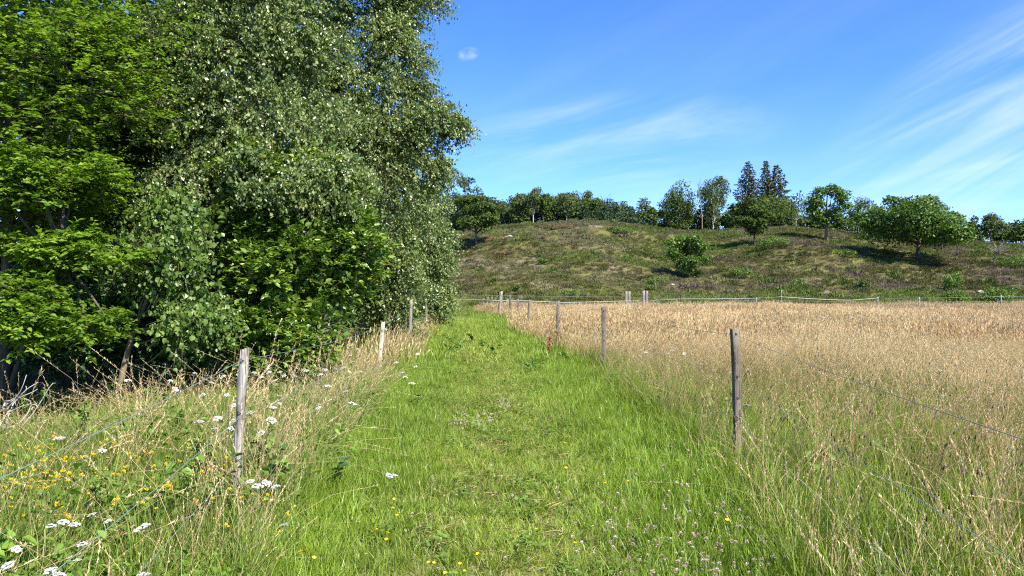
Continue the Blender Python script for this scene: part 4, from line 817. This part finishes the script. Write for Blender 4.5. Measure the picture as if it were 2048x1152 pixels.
add_post(fr, Rr[6][0], 1.22, .10, .08, (.01, 0), 17, (.45, .43, .39))
add_post(fr, Rr[7][0], 1.33, .19, .19, (.055, 0), 18, (1.05, .98, .9), 'thick round corner post leaning right, bark partly off', round_=True)
for h_, r_ in ((1.16, .0017), (.78, .0016), (.43, .0015), (.22, .0014)):
    wire(fr, [wz((p[0] - .03 * h_ * (i == 1), p[1] - .038), min(h_, ht - .05)) for i, (p, ht) in enumerate(Rr)], r_, 'wire_grey', .05)
# far fence with white tape
ff = empty('electric_fence', at(1400, 46), 'far electric fence with white tape along the foot of the hill', 'fence')
def fpost(px, d, top, w, mat='galv', label=None, lean=(0, 0), seed=0, shade=(1, 1, 1)):
    p = at(px, d); h = CH - (top - 576) * d / F - p[2]; return add_post(ff, (p[0], p[1]), max(.5, h), w, w, lean, seed, shade, label, mat, round_=(mat != 'post')), p
fp = [(1513, 45, 595, .07, 'galv', None), (1563, 44, 580, .05, 'galv', 'tall thin pale stake holding up the white tape'), (1755, 44, 594, .085, 'galv', 'grey post where the white tape ends'), (1838, 43, 595, .08, 'galv', None), (2002, 43, 591, .09, 'galv', None), (2160, 43, 591, .08, 'galv', None)]
for i, (px, d, top, w_, mt, lab) in enumerate(fp): fpost(px, d, top, w_, mt, lab, seed=40 + i)
for i, px in enumerate((1252.5, 1258.5, 1287, 1293.5)): fpost(px, 45.5, 583 - (i > 1), .14, 'post', 'one of four thick posts standing in two pairs at the gateway', seed=50 + i, shade=(.85, .82, .78))
for i, (px, top, d, ln_) in enumerate(((1036, 590, 42, 0), (1227, 589, 45, 0), (1361, 586, 45, 0), (1604, 586, 44, .16), (1650, 588, 44, .08))): fpost(px, d, top, .035, 'black', 'black plastic stake of the far fence', (ln_, 0), 60 + i)
tp = [(760, 43, 592), (884, 42, 597), (999, 40, 601), (1036, 42, 600.5), (1060, 42, 602), (1130, 44, 605), (1227, 45, 602.5), (1255, 45.3, 602), (1290, 45.3, 601.5), (1361, 45, 598), (1513, 45, 596.5), (1563, 44, 593.5), (1612, 44, 597), (1653, 44, 599), (1700, 44, 600.5), (1755, 44, 596)]
wire(ff, [tuple(at(px, d - .1, py)) for px, d, py in tp], .013, 'tape', .01, 'tape', True)
wire(ff, [tuple(at(px, d - .1, py)) for px, d, py in [(884, 42, 589), (1255, 45.2, 594), (1513, 45, 601), (1563, 44, 601), (1755, 44, 604), (1838, 43, 604), (2002, 43, 602), (2160, 43, 602)]], .007, 'wire_grey', .02)
wire(ff, [tuple(at(px, d - .1, py)) for px, d, py in [(1755, 44, 597), (1838, 43, 596), (2002, 43, 593), (2160, 43, 593)]], .008, 'wire_grey', .02)
wire(ff, [tuple(at(px, d - .1, py)) for px, d, py in [(1100, 44, 609), (1255, 45.2, 609), (1513, 45, 609), (1755, 44, 612), (2002, 43, 611), (2160, 43, 611)]], .007, 'wire_grey', .02)

# ------------------------------------------------------------------ brambles and broad leaved plants
LK = []
for k in range(5):
    v, f, _ = leaf_geo(np.zeros((1, 3)), np.array([[0, 1., 0]]), np.array([[0, 0, 1.]]), 1., .62 + .05 * k, True, .28, .15 + .05 * k); LK.append((v, f, .15 + .2 * k))
def leafy(name, label, px, py, hz, n, L, mat, seed, spread=.16, group=None, h=None):
    """a plant whose middle shows at (px, py) when it stands hz tall"""
    r = np.random.default_rng(seed + 3000); d = (CH - hz * .7) * F / (py - 576); x = (px - 1024) / F * d; B0 = np.array(g0(x, d)); root = empty(name, tuple(B0), label, 'plant', group)
    kinds = [MB().add(v, f, t).mesh('leaf', M[mat]) for v, f, t in LK]; sm = MB(); ns = max(3, n // 7); tips = []
    for i in range(ns):
        a = r.uniform(0, 6.28); q_ = spread * r.uniform(.3, 1.2); tip = np.array([math.cos(a) * q_, math.sin(a) * q_, hz * r.uniform(.65, 1.05)]); P = curve([(0, 0, -.02), tip * np.array([.35, .35, .75]), tip], 6); v, f = tube(P, np.linspace(.004, .002, 6), 4, False); sm.add(v, f); tips.append(P)
    sm.build('stem', M['darkweed'], root)
    for i in range(n):
        P = tips[i % ns]; s = r.uniform(.45, 1.0) * 5; k = int(min(4, s)); c = P[k] + (P[k + 1] - P[k]) * (s - k); a = r.uniform(0, 6.28)
        o = bpy.data.objects.new('leaf', kinds[int(r.integers(0, 5))]); COL.objects.link(o); o.parent = root; o.location = c; o.rotation_euler = (r.normal(.15, .35), r.normal(0, .35), a); o.scale = (L * r.uniform(.6, 1.2),) * 3
    return root
BR = [(118, 785, 'pale bramble below the hornbeam, at the foot of the dark gap'), (60, 800, 'bramble nearest the bare dead twigs at the left edge'), (232, 762, 'bramble beneath the leaning pale stem'), (300, 800, 'bramble behind the upper left wire, below the alder'), (350, 830, 'low bramble just left of the whitest yarrow'), (170, 850, 'bramble above the yellow trefoil patch'),
      (280, 865, 'bramble in the middle of the left verge above the second wire'), (225, 1000, 'broad bramble leaves under the second wire'), (410, 900, 'bramble between the yellow trefoil and the nearest pale post'), (515, 900, 'bramble at the right of the nearest pale post'), (530, 950, 'low bramble by the foot of the nearest pale post'), (40, 1065, 'yellow green bramble low at the left edge'), (400, 970, 'small bramble left of the foot of the nearest pale post'), (330, 740, 'bramble in front of the twisted willow trunk'), (505, 725, 'bramble behind the top of the nearest pale post'), (610, 700, 'bramble under the goat willow')]
for i, (px, py, lab) in enumerate(BR): leafy('bramble', lab, px, py, .54, 36, .068, 'bramble', i, .2, 'brambles in the left verge')
for i, (px, py, n, L_, lab) in enumerate([(735, 800, 26, .065, 'dark leafy weed right of the short whitish post'), (830, 800, 18, .05, 'leafy weed on the left edge of the path'), (925, 690, 34, .07, 'dark nettle patch on the far path'), (965, 688, 30, .07, 'dark nettle patch in the middle of the far path'), (900, 680, 28, .07, 'dark nettle patch under the far corner of the wood'), (1075, 728, 28, .06, 'dark dock leaves left of the second dark post'), (1140, 715, 26, .06, 'dark dock leaves at the foot of the second dark post'), (660, 940, 20, .06, 'leafy weed on the left path edge beyond the nearest pale post'), (1050, 735, 22, .06, 'dark dock leaves in the right half of the far path'), (945, 676, 34, .08, 'dark nettle patch farthest along the path'), (985, 697, 34, .08, 'dark nettle patch at the right end of the row across the far path'), (905, 694, 34, .08, 'dark nettle patch at the left end of the row across the far path')]):
    leafy('leafy_weed', lab, px, py, .28, n, L_, 'darkweed', 50 + i, .22, 'leafy weeds beside the path')
# dock with rust red seed spike
d = 15.5; B0 = g0((1098 - 1024) / F * d, d); root = empty('dock', B0, 'rust red dock seed spike at the right edge of the path', 'plant'); r = np.random.default_rng(5)
v, f = tube([(0, 0, 0), (.02, 0, .28), (.0, 0, .52)], (.006, .005, .003), 5); MB().add(v, f).build('stem', plain('dock_stem', (.20, .08, .04), .7), root)
k = 110; t = r.uniform(.2, .52, k); v, f, kv = leaf_geo(np.stack([r.normal(0, .016, k), r.normal(0, .016, k), t], 1), rvec(k, r), rvec(k, r), .035, .025); MB().add(v, f, np.repeat(r.random(k), kv)).build('seed_spike', plain('dock_seed', (.30, .085, .04), .8), root)
# bare dead twigs at the left edge
d = 7.2; B0 = g0((8 - 1024) / F * d, d); root = empty('dead_branch', B0, 'bare whitish dead branch sticking up at the left edge', 'branch'); r = np.random.default_rng(9)
for i in range(9):
    a = np.array([0, 0, .1 + .05 * i]); e = np.array([r.uniform(-.1, .5), r.normal(0, .15), r.uniform(.45, .85)]); v, f = tube(curve([a, (a + e) / 2 + r.normal(0, .06, 3), e, e + r.normal(0, .07, 3)], 7), np.linspace(.007, .0025, 7), 5); MB().add(v, f).build('twig', M['dead_wood'], root, True)

# ------------------------------------------------------------------ flowers
def cp(root, loc, rot, s, label=None, group=None):
    r_ = root.copy(); COL.objects.link(r_); r_.location = loc; r_.rotation_euler = rot; r_.scale = (s, s, s)
    if label: r_['label'] = label
    for ch in KIDS[root.name]:
        c = ch.copy(); COL.objects.link(c); c.parent = r_
    return r_
KIDS = {}
white = leaf_mat('yarrow_white', [(0, (.34, .34, .28)), (.4, (.58, .57, .51)), (1, (.76, .75, .70))], .2, .7, .2, tcol=(1, 1, 1)); pinkw = leaf_mat('clover_head', [(0, (.30, .20, .13)), (.45, (.50, .36, .27)), (.75, (.70, .58, .50)), (1, (.82, .80, .74))], .2, .7, .2, tcol=(1, 1, 1))  # yarrow ramp runs down to grey: shading of the white heads put into floret colour
yel = leaf_mat('buttercup_petal', [(0, (.78, .55, .004)), (1, (.88, .70, .01))], .3, .35, .5, tcol=(1, 1, 1)); yel2 = leaf_mat('trefoil_petal', [(0, (.80, .46, .006)), (.3, (.84, .60, .008)), (1, (.88, .70, .015))], .3, .45, .4, tcol=(1, 1, 1)); stemm = plain('flower_stem', (.16, .22, .05), .6)
def finish(root, stem_mb, head_mb, hm, hname='flower_head'):
    a = stem_mb.build('stem', stemm, root); b_ = head_mb.build(hname, hm, root); KIDS[root.name] = [a, b_]
def yarrow(label, seed, h):
    r = np.random.default_rng(seed); root = empty('yarrow', (0, 0, 0), label, 'flower', 'white yarrow flowers'); sm, hm = MB(), MB(); n = 26; Rr_ = .036
    v, f = tube([(0, 0, -.5), (.004, 0, -.06)], (.0022, .0018), 4, False); sm.add(v, f)
    a = r.uniform(0, 6.28, n); q_ = np.sqrt(r.random(n)) * Rr_; c = np.stack([np.cos(a) * q_ * 1.1, np.sin(a) * q_ * .9, -.011 * (q_ / Rr_) ** 2 + r.normal(0, .0035, n)], 1)
    for i in range(0, n, 3): v, f = tube([(.004, 0, -.06), tuple(c[i] - (0, 0, .004))], (.0012, .001), 3, False); sm.add(v, f)
    for i in range(n):
        m = 6; b_ = np.linspace(0, 6.28, m, endpoint=False); rr_ = .0105 * r.uniform(.75, 1.2); ring = c[i] + np.stack([np.cos(b_) * rr_, np.sin(b_) * rr_, np.full(m, -.003)], 1); top = c[i] + np.array([0, 0, .003]); V = np.concatenate([ring, [top]]); hm.add(V, np.array([[j, (j + 1) % m, m] for j in range(m)]), r.random() * .8)
    finish(root, sm, hm, white); return root
def buttercup(label, grp):
    root = empty('buttercup', (0, 0, 0), label, 'flower', grp); sm, hm = MB(), MB(); v, f = tube([(0, 0, -.28), (.006, 0, -.12), (0, 0, 0)], (.0016, .0014, .0012), 4, False); sm.add(v, f)
    a = np.arange(5) * 1.2566; v, f, k = leaf_geo(np.zeros((5, 3)), np.stack([np.cos(a), np.sin(a), .55 + 0 * a], 1), np.array([[0, 0, 1.]]) - .5 * np.stack([np.cos(a), np.sin(a), 0 * a], 1), .014, .015, True, .2, -.1); hm.add(v, f, .6); finish(root, sm, hm, yel); return root
def trefoil(label, grp, seed):
    r = np.random.default_rng(seed); root = empty('trefoil', (0, 0, 0), label, 'flower', grp); sm, hm = MB(), MB(); v, f = tube([(0, 0, -.30), (0, 0, 0)], (.0014, .001), 4, False); sm.add(v, f); n = 5; a = np.arange(n) * 6.283 / n + r.random()
    D = np.stack([np.cos(a), np.sin(a), .35 + .3 * r.random(n)], 1)
    for s in (-1, 1): v, f, k = leaf_geo(np.zeros((n, 3)), D, np.stack([-np.sin(a), np.cos(a), s * .8 + 0 * a], 1), .017, .012, True, .3, .1); hm.add(v, f, np.repeat(r.random(n), 6))
    finish(root, sm, hm, yel2); return root
def cloverh(label, grp, seed, tn):
    r = np.random.default_rng(seed); root = empty('clover', (0, 0, 0), label, 'flower', grp); sm, hm = MB(), MB(); v, f = tube([(0, 0, -.2), (.004, 0, -.1), (0, 0, 0)], (.0014, .0012, .001), 4, False); sm.add(v, f); n = 34; dv = rvec(n, r); dv[:, 2] = dv[:, 2] * .8 + .1
    v, f, k = leaf_geo(dv * .003, dv + np.array([0, 0, .25]), rvec(n, r), .0115, .006); hm.add(v, f, np.repeat(np.clip(r.normal(tn, .2, n) + .25 * dv[:, 2], 0, 1), k)); finish(root, sm, hm, pinkw); return root
def place(protos, spots, h, seed, label=None, tilt=.2):
    """spots: photo positions of the heads; h: height of the head over the ground"""
    r = np.random.default_rng(seed); first = set()
    for i, s in enumerate(spots):
        px, py = s[:2]; k = s[2] if len(s) > 2 else 1.0; hh = h * r.uniform(.85, 1.12); d = (CH - hh) * F / (py - 576); x = (px - 1024) / F * d; z = CH - (py - 576) * d / F
        p = protos[int(r.integers(0, len(protos)))]; loc = (x, d, z); rot = (r.normal(0, tilt), r.normal(0, tilt), r.uniform(0, 6.28)); sc_ = k * r.uniform(.85, 1.15) * np.interp(d, [2.5, 5], [.50, .80])
        lab_ = label(px, py) if callable(label) else label
        if p.name not in first: p['label'] = lab_ or p['label']
        if p.name not in first: first.add(p.name); p.location = loc; p.rotation_euler = rot; p.scale = (sc_,) * 3
        else: cp(p, loc, rot, sc_, lab_)
YA = [(330, 727), (256, 759), (341, 760), (390, 745), (352, 777), (445, 752), (424, 764), (404, 788), (398, 841, 1.2), (430, 856), (454, 788), (467, 809), (434, 834), (467, 840), (463, 855), (510, 744), (523, 753), (537, 743), (559, 743, 1.2), (568, 750), (575, 719), (622, 719), (590, 751), (650, 738), (652, 770, 1.2), (636, 814), (547, 813), (557, 806), (543, 837, 1.2), (501, 823), (520, 864),
      (515, 969, 1.3), (534, 963, 1.1), (550, 971, .9), (500, 960, .9), (568, 1048), (118, 874), (205, 899), (127, 1041, .9), (150, 1046), (102, 1049), (183, 1027, .8), (165, 1085, .8), (34, 1095), (155, 1118, .6), (14, 1127, 1.2), (100, 1138, 1.1), (118, 1146, 1), (274, 1057, 1.0), (288, 1049, .8), (281, 1148, 1.2), (215, 1040, .6), (784, 949, .9), (776, 947, .6), (792, 724), (804, 744), (810, 753), (831, 732), (835, 707), (824, 765), (706, 805, 1.1), (656, 771), (691, 782), (721, 742), (670, 738), (705, 723), (715, 697), (700, 710), (685, 735), (640, 748), (612, 740), (598, 727), (543, 715), (488, 738), (478, 748)]
lw = 'white flat topped yarrow in the dry grass along the left fence'
def yl(px, py):
    if px > 760 and py > 900: return 'lone white yarrow standing in the short grass of the footpath'
    if px > 695: return 'white yarrow leaning over the left edge of the path beyond the short whitish post'
    if px > 600: return 'white yarrow in the dry grass just left of the short whitish post'
    if px > 488 and py > 940: return 'white yarrow cluster at the foot of the nearest pale post'
    if px > 488: return 'white yarrow right of the nearest pale post, below the goat willow'
    if py > 1000: return 'large white yarrow close up under the wires at the bottom left corner'
    if py > 862: return 'white yarrow among the yellow trefoil in the left verge'
    if px > 395: return 'white yarrow just left of the upper half of the nearest pale post'
    return 'white yarrow near the shaded foot of the wood, left of the willow trunk'
place([yarrow(lw, s, .5) for s in (1, 2, 3)], YA, .60, 1, yl, .25)
rq = np.random.default_rng(91); YA += [(rq.uniform(495, 690), rq.uniform(700, 790)) for _ in range(16)] + [(rq.uniform(250, 470), rq.uniform(735, 850)) for _ in range(14)]
YB = [(1234, 680), (1231, 671), (1353, 686), (1300, 689), (1336, 706), (1368, 706), (1292, 704), (1331, 659), (1495, 810, .8), (1403, 728), (1880, 740), (1310, 698), (1345, 700), (1280, 712)]
lw2 = 'white yarrow among the ripe grass of the right hand meadow'
place([yarrow(lw2, 4, .5)], YB, .55, 2, lw2)
BC = [(788, 999), (785, 1017), (794, 1032), (754, 1060), (775, 1067), (773, 1080), (732, 1109), (848, 1097), (857, 1126), (868, 1127), (920, 1129), (929, 1143), (1132, 937), (1192, 938), (1195, 950), (1212, 967), (1249, 962), (1257, 963), (1110, 1002), (1072, 1059), (1186, 1053), (1130, 887), (1141, 890), (1200, 837), (602, 1105, 1.3), (613, 1103, 1.3), (628, 1117, 1.2), (608, 1146, 1.2), (1455, 1042, 1.2), (1912, 996, 1.1), (1069, 838), (1235, 838), (1210, 693, 1.3), (1270, 711, 1.3), (1150, 1087), (890, 1147), (956, 1109), (1174, 729, 1.2), (1190, 733, 1.2)]
lb = 'glossy yellow buttercup in the short grass of the footpath'
place([buttercup(lb, 'buttercups on the footpath')], [(b_[0], b_[1], 1.35 * (b_[2] if len(b_) > 2 else 1)) for b_ in BC], .24, 3, lambda px, py: 'glossy yellow buttercup at the left edge of the footpath, bottom of the picture' if px < 740 else 'glossy yellow buttercup in the left half of the footpath' if px < 960 else 'glossy yellow buttercup in the longer grass of the right half of the footpath' if py > 800 else 'glossy yellow buttercup by the second dark post')
r = np.random.default_rng(44); TF = []
while len(TF) < 165:
    px, py = r.uniform(0, 475), r.normal(945, 42)
    if 872 < py < 1060 and vnoise(px / 45, py / 26, 12) > .38 - .2 * (py < 960): TF.append((px, py, r.uniform(.8, 1.5)))
TF += [(483, 995), (505, 988), (535, 990), (530, 1000), (575, 1026), (590, 1013), (576, 1030), (560, 1064), (452, 1050), (455, 1053)]
lt = 'small yellow trefoil in the weeds of the left verge'
place([trefoil(lt, 'yellow trefoil in the left verge', s) for s in (1, 2)], TF, .34, 4, lambda px, py: 'small yellow trefoil at the foot of the nearest pale post' if px > 440 else 'small yellow trefoil between the upper and second left wire' if py < 930 + (240 - px) * .35 else 'small yellow trefoil below the second left wire', .4)
RG = [(r.normal(878, 10), r.normal(655, 6), 2.0) for _ in range(12)] + [(r.uniform(905, 990), r.normal(609, 3), 3.) for _ in range(16)]
lt2 = 'yellow flower far along the path by the corner of the wood'
place([trefoil(lt2, 'yellow flowers at the far end of the path', 7)], RG, .30, 5, lt2, .4)
CL = []
while len(CL) < 190:
    px, py = r.normal(1400, 170), r.uniform(880, 1152)
    if 1100 < px < 1720 and r.random() < (py - 820) / 330: CL.append((px, py, r.uniform(.95, 1.4)))
lc = 'fading pinkish clover head in the long grass right of the footpath'
place([cloverh(lc, 'clover heads right of the footpath', 1, .35), cloverh(lc, 'clover heads right of the footpath', 2, .35), cloverh(lc, 'clover heads right of the footpath', 3, .65)], CL, .20, 6, lambda px, py: 'fading pinkish clover head in the grass right below the nearest dark post' if px > 1400 and py < 1040 else 'fading pinkish clover head at the bottom right, under the meadow wires' if px > 1400 else 'fading pinkish clover head in the right half of the footpath, nearer the middle')
CM = [(r.normal(930, 28), r.normal(838, 8), 1.35) for _ in range(46)] + [(r.normal(1008, 18), r.normal(803, 6), 1.3) for _ in range(30)] + [(r.uniform(800, 1120), r.uniform(880, 1140), .9) for _ in range(34)]
lc2 = 'small whitish clover head in the mown middle of the footpath'
place([cloverh(lc2, 'clover heads on the footpath', 4, .6)], CM, .09, 7, lambda px, py: 'small whitish clover head in the pale flowering patch in the middle of the path' if py < 870 and px < 975 else 'small whitish clover head in the upper right flowering patch of the path' if py < 870 else 'small whitish clover head scattered in the mown grass close to the bottom edge')
